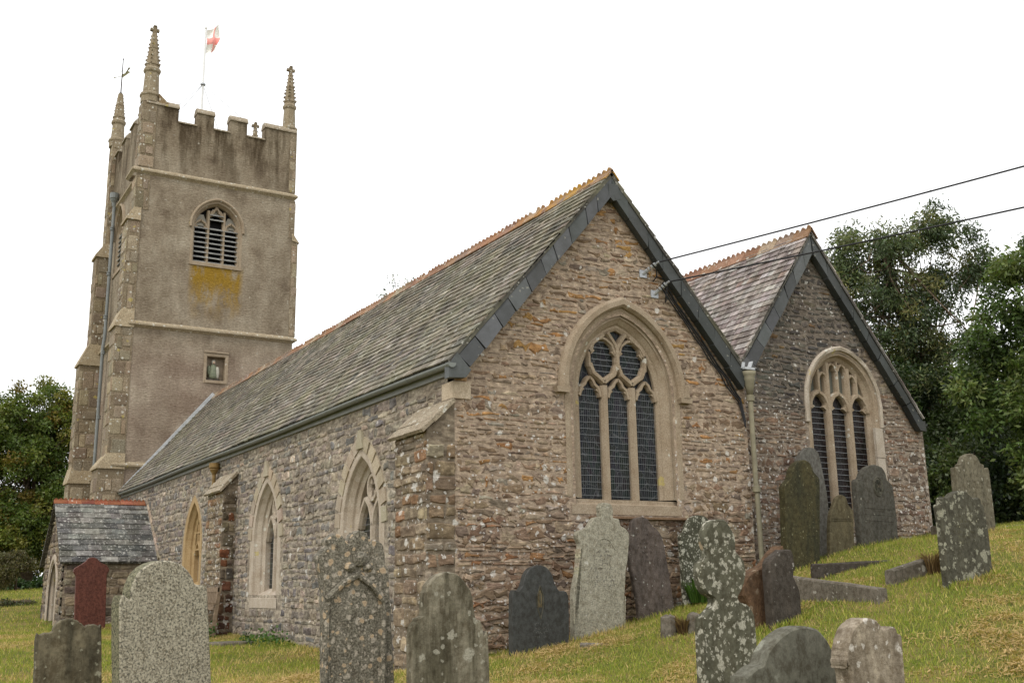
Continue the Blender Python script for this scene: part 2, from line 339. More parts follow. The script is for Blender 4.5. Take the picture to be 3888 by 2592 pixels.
# leaded glass
def mk_glass(name,base,lead,sc):
    g=G(name,.25,.12); v=g.co(sc); d=g.vor(5,v,'DISTANCE_TO_EDGE').outputs[0]; n=g.noise(3,3); cell=g.vor(5,v).outputs['Color']
    c=g.mix(.35,base,g.mix(1,cell,base,'MULTIPLY')); c=g.mix(g.mr(n,.4,.6,0,.6),c,tuple(x*.35 for x in base)); ld=g.mr(d,.012,.03,1,0)
    c=g.mix(g.math('MULTIPLY',ld,.8),c,lead); g.col(c); g.put(g.b.inputs['Roughness'],g.mr(ld,0,1,.3,.7)); g.bump(n,.08,.02); g.bump(d,.15,.004); M[name]=g.m
mk_glass('leaded_glass',(.024,.027,.029),(.11,.115,.12),(2.6,1,1.1)); mk_glass('leaded_glass_red',(.018,.013,.012),(.085,.075,.07),(3,1,1.3)); mk_glass('leaded_glass_side',(.05,.05,.042),(.11,.10,.09),(1,2,1.2))
simple('plain_quarry_glass',(.14,.145,.12),.3,.4,.4,5,0,.05); simple('painted_glass',(.30,.235,.165),.5,.2,.5,4)
# ground and grass
g=G('grass_ground',.95,.1); n=g.noise(.9,5,.65); n2=g.noise(14,4,.7); n3=g.noise(60,3)
c=g.mix(g.mr(n2,.35,.65),(.085,.11,.02),(.19,.19,.045)); c=g.mix(g.math('MULTIPLY',g.mr(n,.46,.60),.8),c,(.30,.21,.09)); c=g.mix(g.mr(n3,.4,.7,0,.6),c,(.035,.035,.012)); g.col(c); g.bump(n2,.8,.05); g.bump(n3,.6,.02); M['grass_ground']=g.m
def mk_leaf(name,tr=.25,rough=.5,spec=.3):
    g=G(name,rough,spec); t=g.attr(); g.col(t)
    tl=g.N('ShaderNodeBsdfTranslucent'); g.put(tl.inputs[0],g.mix(1,t,(1.2,1.35,.6),'MULTIPLY')); ms=g.N('ShaderNodeMixShader'); ms.inputs[0].default_value=tr
    g.nt.links.new(g.b.outputs[0],ms.inputs[1]); g.nt.links.new(tl.outputs[0],ms.inputs[2]); g.nt.links.new(ms.outputs[0],g.nt.nodes['Material Output'].inputs[0]); M[name]=g.m
mk_leaf('grass_blade',.3,.7,.15); mk_leaf('leaf',.25,.45,.35); mk_leaf('dry_straw',.3,.9,.05)
simple('bark',(.13,.10,.07),.95,.1,.5,9,0,.6); simple('bark_pale',(.20,.15,.105),.9,.1,.4,5,0,.5)
# flag: white with a red cross through tint
g=G('flag_cloth',.8,.1); t=g.attr(); g.col(t); M['flag_cloth']=g.m
# gravestones
def mk_grave(name,base,dark,spot=None,keep=.3,sc=9,r=(.1,.45),streak=.5,grain=0,seed=0,spot2=None,keep2=.2,sc2=4,base_dirt=True,rough=.85,bump=.4,warp=.3,cloud=.55):
    g=G(name,rough,.25); L=(seed*3.7,seed*1.9,seed*2.3); n=g.noise(3.2,6,.72,g.co(loc=L)); st=g.noise(5,4,.6,g.co((1.6,1,.22),L)); fine=g.noise(48,4,.7,g.co(loc=L)); t=g.attr()
    c=g.mix(g.mr(n,.36,.66,0,1),base,g.mix(cloud,base,dark)); c=g.mix(g.math('MULTIPLY',g.mr(st,.45,.64),streak),c,dark)
    c=g.mix(g.mr(fine,.42,.68,0,.5),c,g.mix(1,c,(.62,.6,.56),'MULTIPLY'))
    nm=g.noise(17,6,.74,g.co((1,1,.8),L)); c=g.mix(g.mr(nm,.46,.60,0,.75),c,g.mix(1,c,(.48,.43,.36),'MULTIPLY')); c=g.mix(g.mr(nm,.46,.34,0,.6),c,g.mix(1,c,(1.42,1.4,1.35),'MULTIPLY'))
    if grain:
        sp=g.noise(62,3,.6,g.co(loc=L)); c=g.mix(g.mr(sp,.44,.60,0,grain),c,(.47,.43,.33)); c=g.mix(g.mr(g.noise(52,3,.6,g.co(loc=(9,9,9))),.52,.60,0,grain),c,(.07,.065,.05))
    if spot:
        f,d,rr=g.spots(sc,r[0],r[1],keep,g.co(loc=L),warp); tx=g.mr(g.noise(70,3,.7),.34,.58,.25,1); c=g.mix(g.math('MULTIPLY',f,tx),c,spot)
        f,d,rr=g.spots(sc*2.3,r[0],r[1],keep*1.1,g.co(loc=L),warp); c=g.mix(g.math('MULTIPLY',f,tx),c,tuple(x*.9 for x in spot))
    if spot2:
        f,d,rr=g.spots(sc2,.10,.46,keep2,g.co(loc=L),.22); inner=g.mr(d,.55,.8,1,0); cc=g.mix(g.math('MULTIPLY',inner,.75),(.47,.36,.235),spot2); c=g.mix(g.math('MULTIPLY',f,g.mr(fine,.3,.5,.65,1)),c,cc)
    c=g.mix(1,c,g.mix(1,t,(2,2,2),'MULTIPLY'),'MULTIPLY'); g.col(c); g.bump(n,bump*.6,.03); g.bump(fine,bump,.012); M[name]=g.m
mk_grave('speckled_granite',(.30,.275,.21),(.20,.18,.13),grain=.85,streak=.12,seed=1,bump=.2,cloud=.3)
mk_grave('mossy_stone',(.18,.155,.10),(.062,.055,.035),(.30,.29,.21),.3,9,(.08,.4),.9,seed=2)
mk_grave('red_sandstone',(.145,.05,.035),(.095,.036,.027),None,streak=.3,seed=3,rough=.6,bump=.15)
mk_grave('lichened_granite',(.155,.14,.11),(.07,.065,.048),(.42,.37,.30),.5,14,(.12,.5),.4,grain=.35,seed=4,spot2=(.36,.26,.165),keep2=.95,sc2=13,bump=.9)
mk_grave('weathered_limestone',(.25,.225,.165),(.085,.075,.048),(.36,.34,.27),.35,7,(.1,.45),1.0,seed=5,bump=.5)
mk_grave('dark_slate',(.055,.057,.054),(.042,.043,.04),None,streak=.25,seed=6,rough=.5,bump=.12)
mk_grave('pale_granite',(.33,.315,.25),(.22,.21,.16),(.50,.48,.42),.12,10,(.08,.35),.25,grain=.4,seed=7,bump=.55)
mk_grave('purple_slate',(.125,.10,.085),(.062,.052,.046),(.33,.32,.28),.14,15,(.08,.32),.8,seed=8,bump=.35)
mk_grave('spotted_slate',(.085,.085,.058),(.055,.056,.038),(.46,.45,.37),.9,12,(.15,.5),.3,seed=9,warp=.4)
mk_grave('cross_lichen',(.115,.11,.075),(.07,.07,.048),(.43,.41,.33),.9,9,(.15,.5),.3,seed=10,warp=.55,spot2=(.22,.21,.16),keep2=.25,sc2=5)
mk_grave('brown_rock',(.15,.085,.045),(.075,.05,.032),(.25,.19,.13),.2,7,(.1,.4),.4,seed=11,bump=.8)
mk_grave('dark_stump',(.075,.062,.050),(.05,.043,.036),(.30,.28,.25),.14,10,(.08,.35),.4,seed=12,bump=.7)
mk_grave('green_slate',(.072,.062,.026),(.030,.031,.017),(.20,.19,.11),.3,17,(.08,.32),.75,seed=13)
mk_grave('grey_slate',(.135,.13,.115),(.10,.095,.08),None,streak=.5,seed=14,rough=.65,bump=.15)
mk_grave('olive_slate',(.12,.10,.055),(.08,.07,.042),(.24,.22,.13),.1,12,(.08,.3),.5,seed=15,bump=.2)
mk_grave('medallion_slate',(.105,.098,.08),(.065,.064,.052),(.28,.27,.22),.08,14,(.08,.3),.45,seed=16,bump=.2)
mk_grave('mottled_stone',(.10,.095,.068),(.055,.052,.038),(.33,.32,.24),.62,6,(.15,.55),.6,seed=17,warp=.6)
mk_grave('tall_weathered',(.185,.165,.115),(.10,.09,.062),(.33,.31,.24),.3,7,(.1,.45),.6,seed=18)
mk_grave('round_slate',(.155,.15,.118),(.09,.088,.066),(.24,.24,.19),.22,5,(.1,.42),.35,seed=19,bump=.25)
mk_grave('carved_sandstone',(.37,.315,.24),(.10,.075,.05),(.55,.51,.45),.4,8,(.1,.42),.55,seed=20,bump=.7,cloud=.75)
mk_grave('kerb_stone',(.20,.175,.14),(.10,.09,.07),(.42,.40,.34),.3,7,(.1,.4),.4,seed=21,bump=.7)
# ------------------------------------------------------------------ ground
CPS=[(.4,0,-.8),(1.58,0,-.66),(2.55,0,-.52),(3.5,0,-.3),(5.25,0,.1),(7.05,.35,.42),(8.15,.35,.62),(9.9,.35,.83),(0,1.9,-1.05),(-.2,5,-.93),(-.2,7.2,-.87),(-.2,10,-.84),(-.6,12,-.82),(-1.1,16.7,-.73),(-1,15,-.75),
(-4.97,3.5,-1.02),(-4.46,9.1,-.78),(-3,23.7,-.44),(-.9,38,.2),(-3.3,6.07,-.9),(-4.1,1.8,-.98),(-2.8,-.2,-.98),(-1.2,4.8,-.9),(-.5,-2.2,-.9),(.74,-2.06,-.67),(-.33,-3.5,-.86),(1.94,-2.6,-.46),(1.1,-3.85,-.64),(2.24,-4.04,-.27),
(4,-4.5,-.01),(8.1,-1.85,.75),(1.24,-6.9,-.72),(3.5,-5.4,-.2),(10.9,-.6,.95),(1.4,-5.8,-.56),(5.33,-.75,.25),(6.4,-.55,.5),(7.5,-.4,.63),(4.24,-3.8,.13),(5.5,-2.6,.36),(2.8,-.42,-.41),(1.5,-.75,-.54),(.46,-1,-.69),(3.6,-.32,-.19),
(-6.8,-12.5,-1.5),(-4.5,-3.4,-1.1),(-2,-7.5,-1.25),(-10,-3,-1.35),(-10,10,-.95),(-20,20,-.5),(-20,0,-1.3),(-15,-15,-1.9),(5,-15,-.9),(14,-8,.9),(16,4,1.35),(30,-15,1.8),(30,20,2.2),(20,35,1.5),(3,45,.35),(-12,38,0),(-25,50,.3),(40,45,2.5),(5,12,-.2),(10,14,.6)]
CP=np.array(CPS)
def tps(r2): return np.where(r2>1e-12,.5*r2*np.log(np.maximum(r2,1e-12)),0)
_n=len(CP); _K=tps(((CP[:,None,:2]-CP[None,:,:2])**2).sum(-1))+np.eye(_n)*1.5; _P=np.c_[np.ones(_n),CP[:,:2]]
_A=np.block([[_K,_P],[_P.T,np.zeros((3,3))]]); _W=np.linalg.solve(_A,np.r_[CP[:,2],0,0,0])
def gz_arr(X,Y):
    X=np.asarray(X,float); Y=np.asarray(Y,float)
    r=np.hypot(X-2,Y-5); k=np.minimum(1,38/np.maximum(r,1e-6)); x=2+(X-2)*k; y=5+(Y-5)*k
    out=np.zeros(x.shape); 
    r2=(x[...,None]-CP[:,0])**2+(y[...,None]-CP[:,1])**2
    out=tps(r2)@_W[:_n]+_W[_n]+_W[_n+1]*x+_W[_n+2]*y
    out=out+.02*np.sin(x*2.1+y*.7)*np.sin(y*1.7-x*.4)
    return out
def gz(x,y): return float(gz_arr(np.array([x]),np.array([y]))[0])
def grid_mesh(name,xs,ys,mat):
    X,Y=np.meshgrid(xs,ys); Z=gz_arr(X,Y); nx,ny=len(xs),len(ys)
    me=bpy.data.meshes.new(name); vs=np.stack([X,Y,Z],-1).reshape(-1,3)
    i=np.arange((ny-1)*(nx-1)); r,c=i//(nx-1),i%(nx-1); q=r*nx+c
    me.from_pydata(vs.tolist(),[],np.stack([q,q+1,q+nx+1,q+nx],1).tolist()); me.materials.append(mat); me.polygons.foreach_set('use_smooth',[True]*len(me.polygons)); me.update()
    o=bpy.data.objects.new(name,me); COL.objects.link(o); return o
ax=np.concatenate([np.linspace(-500,-32,14)[:-1],np.arange(-32,-10,1.),np.arange(-10,14,.25),np.arange(14,40,1.),np.linspace(40,500,14)])
ay=np.concatenate([np.linspace(-400,-24,12)[:-1],np.arange(-24,-10,1.),np.arange(-10,18,.25),np.arange(18,50,1.),np.linspace(50,600,14)])
go=grid_mesh('ground',ax,ay,M['grass_ground']); go['kind']='structure'

# ------------------------------------------------------------------ church
church=thing('church','old stone parish church with two slated gables and a tall battlemented tower','church')
MORT_E=(.43,.355,.285); MORT_S=(.40,.365,.31); MORT_N=(.30,.26,.22)
def pal_east(s,z):
    if z>1.0:
        up=min(1,max(0,(z-2)/2))
        return pick([(3,(.255,.19,.135)),(2.4,(.33,.255,.19)),(1.0+.5*up,(.37,.215,.10)),(.5*up,(.42,.27,.11)),(1.3,(.235,.19,.155)),(1.6,(.44,.37,.29)),(1,(.32,.295,.255))])
    return pick([(3,(.245,.18,.13)),(2,(.32,.245,.18)),(.8,(.31,.18,.10)),(1.4,(.19,.15,.125)),(1.2,(.42,.345,.27))])
def pal_north(s,z):
    if z>2.9 and not (z<3.4 and s>8.6):
        k=1 if abs(s-7.4)<1.3 else 1.35
        return tuple(x*k for x in pick([(3,(.155,.145,.13)),(2,(.21,.19,.165)),(1.4,(.115,.11,.105)),(1,(.29,.25,.2)),(.25,(.30,.2,.11))]))
    return pick([(3,(.20,.145,.11)),(2,(.27,.195,.145)),(1.2,(.15,.12,.10)),(.9,(.33,.25,.19))])
def pal_south(s,z):
    k=.78 if z<-.3 else 1
    return tuple(x*k for x in pick([(3,(.315,.29,.255)),(2.2,(.25,.235,.22)),(1.8,(.385,.35,.305)),(1.2,(.235,.235,.238)),(.9,(.42,.37,.305)),(.2,(.58,.52,.45)),(.012,(.45,.2,.07))]))
def pal_butt(s,z): return pick([(3,(.29,.24,.175)),(2,(.35,.30,.22)),(1,(.21,.18,.14)),(.5,(.29,.19,.12))])
def pal_rust(s,z):
    if z<.2: return pick([(3,(.14,.065,.045)),(1.5,(.10,.06,.045)),(.8,(.2,.13,.09))])
    return pick([(2,(.13,.11,.085)),(2,(.17,.14,.10)),(1,(.20,.09,.05)),(1,(.10,.09,.08)),(.4,(.3,.25,.2))])
# the east gable
A1=(2.66,.72,1.30,2.88,.98)
def frame_zone(c,a,z0,zs,h,off):
    P=arch(c,a,z0,zs,h); out=[]
    n=len(P)
    for i in range(n):
        a0=P[max(i-1,0)]; b0=P[min(i+1,n-1)]; d=(b0[0]-a0[0],b0[1]-a0[1]); L=math.hypot(*d); out.append((P[i][0]-d[1]/L*off,P[i][1]+d[0]/L*off))
    return out
hole1=frame_zone(*A1,.2); hole1[0]=(hole1[0][0],1.12); hole1[-1]=(hole1[-1][0],1.12)
keep1=frame_zone(*A1,.42); keep1=[(1.5,2.7)]+[p for p in keep1 if p[1]>2.7]+[(3.82,2.7)]
keep1b=[(1.63,1.0),(3.72,1.0),(3.72,2.9),(1.63,2.9)]
mb=MB(); mb.tint=MORT_E
out1=[(-.2,-1.6),(5.1,-1.6),(5.1,3.3),(2.5,6.15),(-.2,2.98)]
holed(mb,out1,[hole1],EAST)
lim1=[(-.19,-1.55),(5.09,-1.55),(5.09,3.2),(2.5,6.05),(-.19,2.95)]
ins=lambda s,z: inpoly(s,z,lim1) and not inpoly(s,z,keep1) and not inpoly(s,z,keep1b)
masonry(mb,EAST,-.2,5.1,-1.3,1.05,ins,(.035,.11),(.08,.36),.012,.020,pal_east,wave=.04,jit=1.3,rnd=.26)
masonry(mb,EAST,-.2,5.1,1.05,6.1,ins,(.04,.125),(.07,.34),.026,.012,pal_east,wave=.04,jit=1.3,rnd=.28)
wall_e=mb.build('wall',M['rubble_east'],church); wall_e['label']='pink mortared rubble gable wall with rusty stones'
# second gable
A2=(7.78,.72,1.08,3.12,.80)
hole2=frame_zone(*A2,.12); keep2=frame_zone(*A2,.24); keep2[0]=(keep2[0][0],.95); keep2[-1]=(keep2[-1][0],.95)
keep2b=[(6.9,.95),(8.72,.95),(8.72,3.0),(6.9,3.0)]
mb=MB(); mb.tint=MORT_N
out2=[(5.0,-1.2),(9.88,-1.2),(9.84,2.95),(7.17,6.0),(5.0,3.35)]
holed(mb,out2,[hole2],EAST2)
lim2=[(5.0,-1.2),(9.86,-1.2),(9.82,2.9),(7.17,5.9),(5.0,3.3)]
ins=lambda s,z: inpoly(s,z,lim2) and not inpoly(s,z,keep2) and not inpoly(s,z,keep2b)
masonry(mb,EAST2,5.0,9.9,-.9,5.9,ins,(.05,.13),(.09,.36),.026,.014,pal_north,wave=.035,jit=1.1,rnd=.28)
# its far return wall
mb.add([(9.86,.35,-1.2),(9.86,22,-1.2),(9.82,22,2.95),(9.84,.35,2.95)],[(0,1,2,3)])
wall_n=mb.build('wall',M['rubble_north_gable'],church); wall_n['label']='darker gable wall with slate grey upper part and white lichen low down'
# south wall with three windows
SW=[(-3.18,.72,-.02,1.03,1.10),(-7.88,.72,-.02,1.03,1.10),(-13.35,.70,.18,1.02,1.12)]
holes=[frame_zone(*a,.10) for a in SW]; keeps=[frame_zone(*a,.32) for a in SW[:2]]+[frame_zone(*SW[2],.24)]
for k in keeps[:2]: k[0]=(k[0][0],-.28); k[-1]=(k[-1][0],-.28)
mb=MB(); mb.tint=MORT_S
holed(mb,[(-22.1,-1.7),(0,-1.7),(0,2.98),(-22.1,2.98)],holes,SOUTH)
ins=lambda s,z: -22<s<-.01 and -1.7<z<2.9 and not any(inpoly(s,z,k) for k in keeps)
def pal_s2(s,z): return pal_south(s,z)
masonry(mb,SOUTH,-22,0,-1.3,2.92,ins,(.085,.18),(.12,.42),.016,.018,pal_s2,wave=.014,jit=.55,rnd=.16)
mb.add([(-.2,22.1,-1.7),(9.86,22.1,-1.7),(9.82,22.1,2.95),(-.2,22.1,2.95)],[(0,1,2,3)])
wall_s=mb.build('wall',M['coursed_south'],church); wall_s['label']='grey coursed stone side wall with three pointed windows'
# buttresses of the body
def buttress(v0,v1,u,ztop,zw,east_pal,south_pal,lab,flush=False):
    mb=MB(); mb.tint=(.25,.215,.17)
    mb.box((u,v0,-1.7),(-.2,v1,ztop))
    mb.add([(u,v0,ztop),(u,v1,ztop),(-.2,v1,zw),(-.2,v0,zw)],[(0,1,2,3)]); mb.add([(u,v0,ztop),(-.2,v0,zw),(-.2,v0,ztop)],[(0,1,2)]); mb.add([(u,v1,ztop),(-.2,v1,zw),(-.2,v1,ztop)],[(0,2,1)])
    fe=Fr((0,v0,0),(1,0,0),(0,-1,0)); fs=Fr((u,0,0),(0,-1,0),(-1,0,0))
    if flush: masonry(mb,fe,u,-.2,-1.3,ztop,lambda s,z: u-.02<s<-.16 and z<ztop,(.12,.3),(.3,.55),.02,.03,east_pal,wave=.0,jit=.3,rnd=.14)
    else: masonry(mb,fe,u,-.2,-1.3,ztop,lambda s,z: u-.02<s<-.2 and z<ztop,(.12,.28),(.18,.36),.015,.03,east_pal,wave=.0,jit=.3,rnd=.14)
    masonry(mb,fs,-v1,-v0,-1.3,ztop,lambda s,z: -v1-.02<s<-v0+.02 and z<ztop,(.10,.24),(.22,.5),.018,.025,south_pal,wave=.0,jit=.25,rnd=.14)
    o=mb.build('buttress',M['buttress_stone'],church); o['label']=lab
    c=MB(); c.tint=(.5,.5,.5); a=.07; n=V((ztop-zw,0,u+.2)).normalized(); n=V((-(zw-ztop),0,(-.2-u))).normalized()
    p0=V((u-.07,0,ztop-.05)); p1=V((-.2,0,zw+.0)); L=3
    for i in range(L):
        q0=p0.lerp(p1,i/L); q1=p0.lerp(p1,(i+1)/L-.006); d=(q1-q0)/2; t=.05+.012*i%.02
        for j in range(2):
            y0=v0-.06+(v1-v0+.12)*j/2; y1=v0-.06+(v1-v0+.12)*(j+1)/2-.006
            c.obox((q0+q1)/2+V((0,(y0+y1)/2,0))+n*(t/2+random.uniform(0,.01)),d,V((0,(y1-y0)/2,0)),n*t/2)
    c.build('coping',M['tower_granite'],o); return o
buttress(0.0,.97,-.62,2.12,2.52,lambda s,z: pick([(2,(.27,.205,.145)),(2,(.32,.25,.18)),(1,(.2,.16,.125)),(1,(.38,.34,.28))]),pal_butt,'corner buttress of squared brown stone under a sloping cap',True)
buttress(9.85,11.0,-.5,2.14,2.5,pal_rust,pal_butt,'middle buttress with a rust stained side')
mb=MB(); mb.tint=(.55,.52,.47); mb.box((-.24,-.025,2.57),(.04,.3,2.8)); mb.tint=(.42,.3,.18); mb.box((-.2,-.02,2.82),(-.02,.2,2.93)); mb.build('quoin',M['window_granite_pale'],church)

# ------------------------------------------------------------------ windows of the body
def window(name,lab): 
    o=bpy.data.objects.new(name,None); COL.objects.link(o); o.parent=church; o['label']=lab; return o
def pane_mesh(mb,A,fr,n,z0=None):
    P=arch(A[0],A[1]+.03,A[2] if z0 is None else z0,A[3],A[4]+.03); N=len(P); mb.add([fr.p(a,b,n) for a,b in P],[tuple(range(N))[::-1]])
# east window, three lights, reticulated tracery
w1=window('window','large three light pointed window with granite tracery')
mb=MB(); P=arch(*A1)
sweep(mb,P,[(-.005,-.26),(-.005,-.15),(.035,-.125),(.07,-.125),(.09,-.10),(.15,-.05),(.16,-.03),(.2,-.035),(.23,-.005),(.27,.008),(.345,.008),(.35,-.03)],EAST,jit=.003)
mb.prism([(1.72,1.08),(3.68,1.08),(3.68,1.28),(1.72,1.28)],EAST,-.3,-.06); 
# sloping sill
mb.add([EAST.p(1.72,1.28,-.24),EAST.p(3.62,1.28,-.24),EAST.p(3.66,1.20,.012),EAST.p(1.66,1.20,.012),EAST.p(3.66,1.06,.012),EAST.p(1.66,1.06,.012)],[(0,1,2,3),(3,2,4,5)])
mb.build('frame',M['window_granite'],w1)
mb=MB(); hp=[p for p in arch(2.66,.72,2.84,2.88,.98)]
sweep(mb,hp,[(.30,.0),(.30,.05),(.335,.10),(.41,.10),(.455,.05),(.46,0)],EAST,caps=True,jit=.004)
for sx in (1.52,3.80): mb.prism([(sx-.1,2.78),(sx+.1,2.78),(sx+.12,2.86),(sx-.12,2.86)],EAST,0,.10)
mb.prism([(3.74,2.86),(3.86,2.86),(3.83,3.05),(3.77,3.05)],EAST,0,.11)
mb.build('hood_mould',M['window_granite'],w1)
mb=MB(); n0,n1=-.26,-.10
for c in (2.40,2.92):
    bar(mb,[(c,1.27),(c,2.98)],.062,n0,n1,EAST)
    for sg in (-1,1): bar(mb,[(c,3.03),(c+sg*.08,3.09),(c+sg*.19,3.16),(c+sg*.25,3.30)],.048,n0,n1-.006,EAST)
bar(mb,[(2.66,3.24),(2.66,3.60)],.045,n0,n1-.003,EAST)
for sg in (-1,1):
    bar(mb,[(2.66,3.56),(2.66+sg*.07,3.68),(2.66+sg*.17,3.80)],.04,n0,n1-.006,EAST)
    bar(mb,[(2.66+sg*.52,3.25),(2.66+sg*.53,3.50)],.032,n0,n1-.009,EAST)
    bar(mb,[(2.66+sg*.53,3.47),(2.66+sg*.46,3.60),(2.66+sg*.24,3.76)],.034,n0,n1-.009,EAST)
def cusp(s,z,d,r=.055): # small stone foil between two lobes
    mb.prism([(s,z-r),(s+d*r*1.1,z),(s+d*r*.6,z+r*.5),(s,z+r)],EAST,n0,n1-.03)
for c in (2.14,2.66,3.18):
    for sg in (-1,1):
        bar(mb,[(c+sg*.19,2.80),(c+sg*.155,2.93),(c+sg*.09,2.98),(c+sg*.06,3.04),(c,3.09)],.034,n0,n1-.02,EAST); cusp(c+sg*.16,2.90,-sg,.05)
for c in (2.40,2.92):
    for sg in (-1,1): cusp(c+sg*.22,3.50,-sg,.06); bar(mb,[(c+sg*.22,3.48),(c+sg*.17,3.62),(c+sg*.07,3.69),(c,3.71)],.03,n0,n1-.02,EAST)
mb.build('tracery',M['window_granite'],w1)
mb=MB(); pane_mesh(mb,A1,EAST,-.2); mb.build('glazing',M['leaded_glass'],w1)
mb=MB()
for c,hw in ((2.14,.185),(2.66,.19),(3.18,.185)):
    z=1.34
    while z<2.98: mb.obox(EAST.p(c,z+random.uniform(-.006,.006),-.165),(hw,0,random.uniform(-.004,.004)),(0,.003,0),(0,0,.0021)); z+=.098
    for k in range(-5,6): mb.obox(EAST.p(c+k*.036,2.12,-.168),(.0006,0,0),(0,.001,0),(0,0,.80))
for c in (2.40,2.92):
    for k in range(6): mb.obox(EAST.p(c,3.20+k*.09,-.165),(.19,0,0),(0,.003,0),(0,0,.003))
mb.build('wire_guard',M['wire'],w1)
mb=MB(); mb.tint=(.3,.24,.2); mb.box((1.95,-.09,1.00),(3.78,0,1.03)); mb.build('slate_drip',M['window_granite'],w1)
# window of the second gable
w2=window('window','narrow light window with blind upper tracery in the darker gable')
mb=MB(); P=arch(*A2)
sweep(mb,P,[(-.005,-.25),(-.005,-.13),(.06,-.08),(.09,-.01),(.14,.004),(.19,.004),(.2,-.03)],EAST2,jit=.003)
mb.prism([(6.95,.98),(8.6,.98),(8.6,1.10),(6.95,1.10)],EAST2,-.3,.01); mb.build('frame',M['window_granite'],w2)
mb=MB(); hp=arch(7.78,.72,2.75,3.12,.80); sweep(mb,hp,[(.17,0),(.17,.04),(.22,.06),(.25,.03),(.25,0)],EAST2,caps=True,jit=.008)
for z0,z1 in ((1.0,1.62),(1.63,2.2),(2.21,2.74)): mb.prism([(8.51,z0),(8.72,z0),(8.72-.02,z1),(8.51,z1)],EAST2,-.02,.035); 
mb.build('hood_mould',M['window_granite_pale'],w2)
mb=MB(); n0,n1=-.25,-.07
for c in (7.52,8.04): bar(mb,[(c,1.08),(c,3.86 if c<8 else 3.80)],.055,n0,n1,EAST2)
for c in (7.30,7.78,8.26): bar(mb,[(c,3.33),(c,3.9 if c==7.78 else 3.72)],.035,n0,n1-.01,EAST2)
for c in (7.28,7.78,8.28):
    for sg in (-1,1): bar(mb,[(c+sg*.23,3.02),(c+sg*.2,3.16),(c+sg*.12,3.27),(c,3.33)],.045,n0,n1-.006,EAST2); 
    for sg in (-1,1): mb.prism([(c+sg*.2,3.0),(c+sg*.10,3.06),(c+sg*.19,3.12)],EAST2,n0,n1-.04)
for c in (7.41,7.65,7.91,8.15):
    t=3.80 if abs(c-7.78)<.2 else 3.62
    for sg in (-1,1): bar(mb,[(c+sg*.10,t-.06),(c+sg*.07,t+.02),(c,t+.06)],.03,n0,n1-.012,EAST2)
mb.build('tracery',M['window_granite'],w2)
mb=MB(); N=[(7.05,1.05),(8.5,1.05),(8.5,3.25),(7.05,3.25)]; mb.add([EAST2.p(a,b,-.19) for a,b in N],[(0,1,2,3)]); mb.build('glazing',M['leaded_glass_red'],w2)
mb=MB(); pane_mesh(mb,(7.78,.72,3.25,3.26,.66),EAST2,-.18); mb.build('upper_glazing',M['plain_quarry_glass'],w2)
mb=MB()
for c in (7.28,7.78,8.28):
    for k in range(20): mb.obox(EAST2.p(c,1.2+k*.098,-.15),(.2,0,random.uniform(-.004,.004)),(0,.003,0),(0,0,.003))
mb.build('wire_guard',M['wire'],w2)
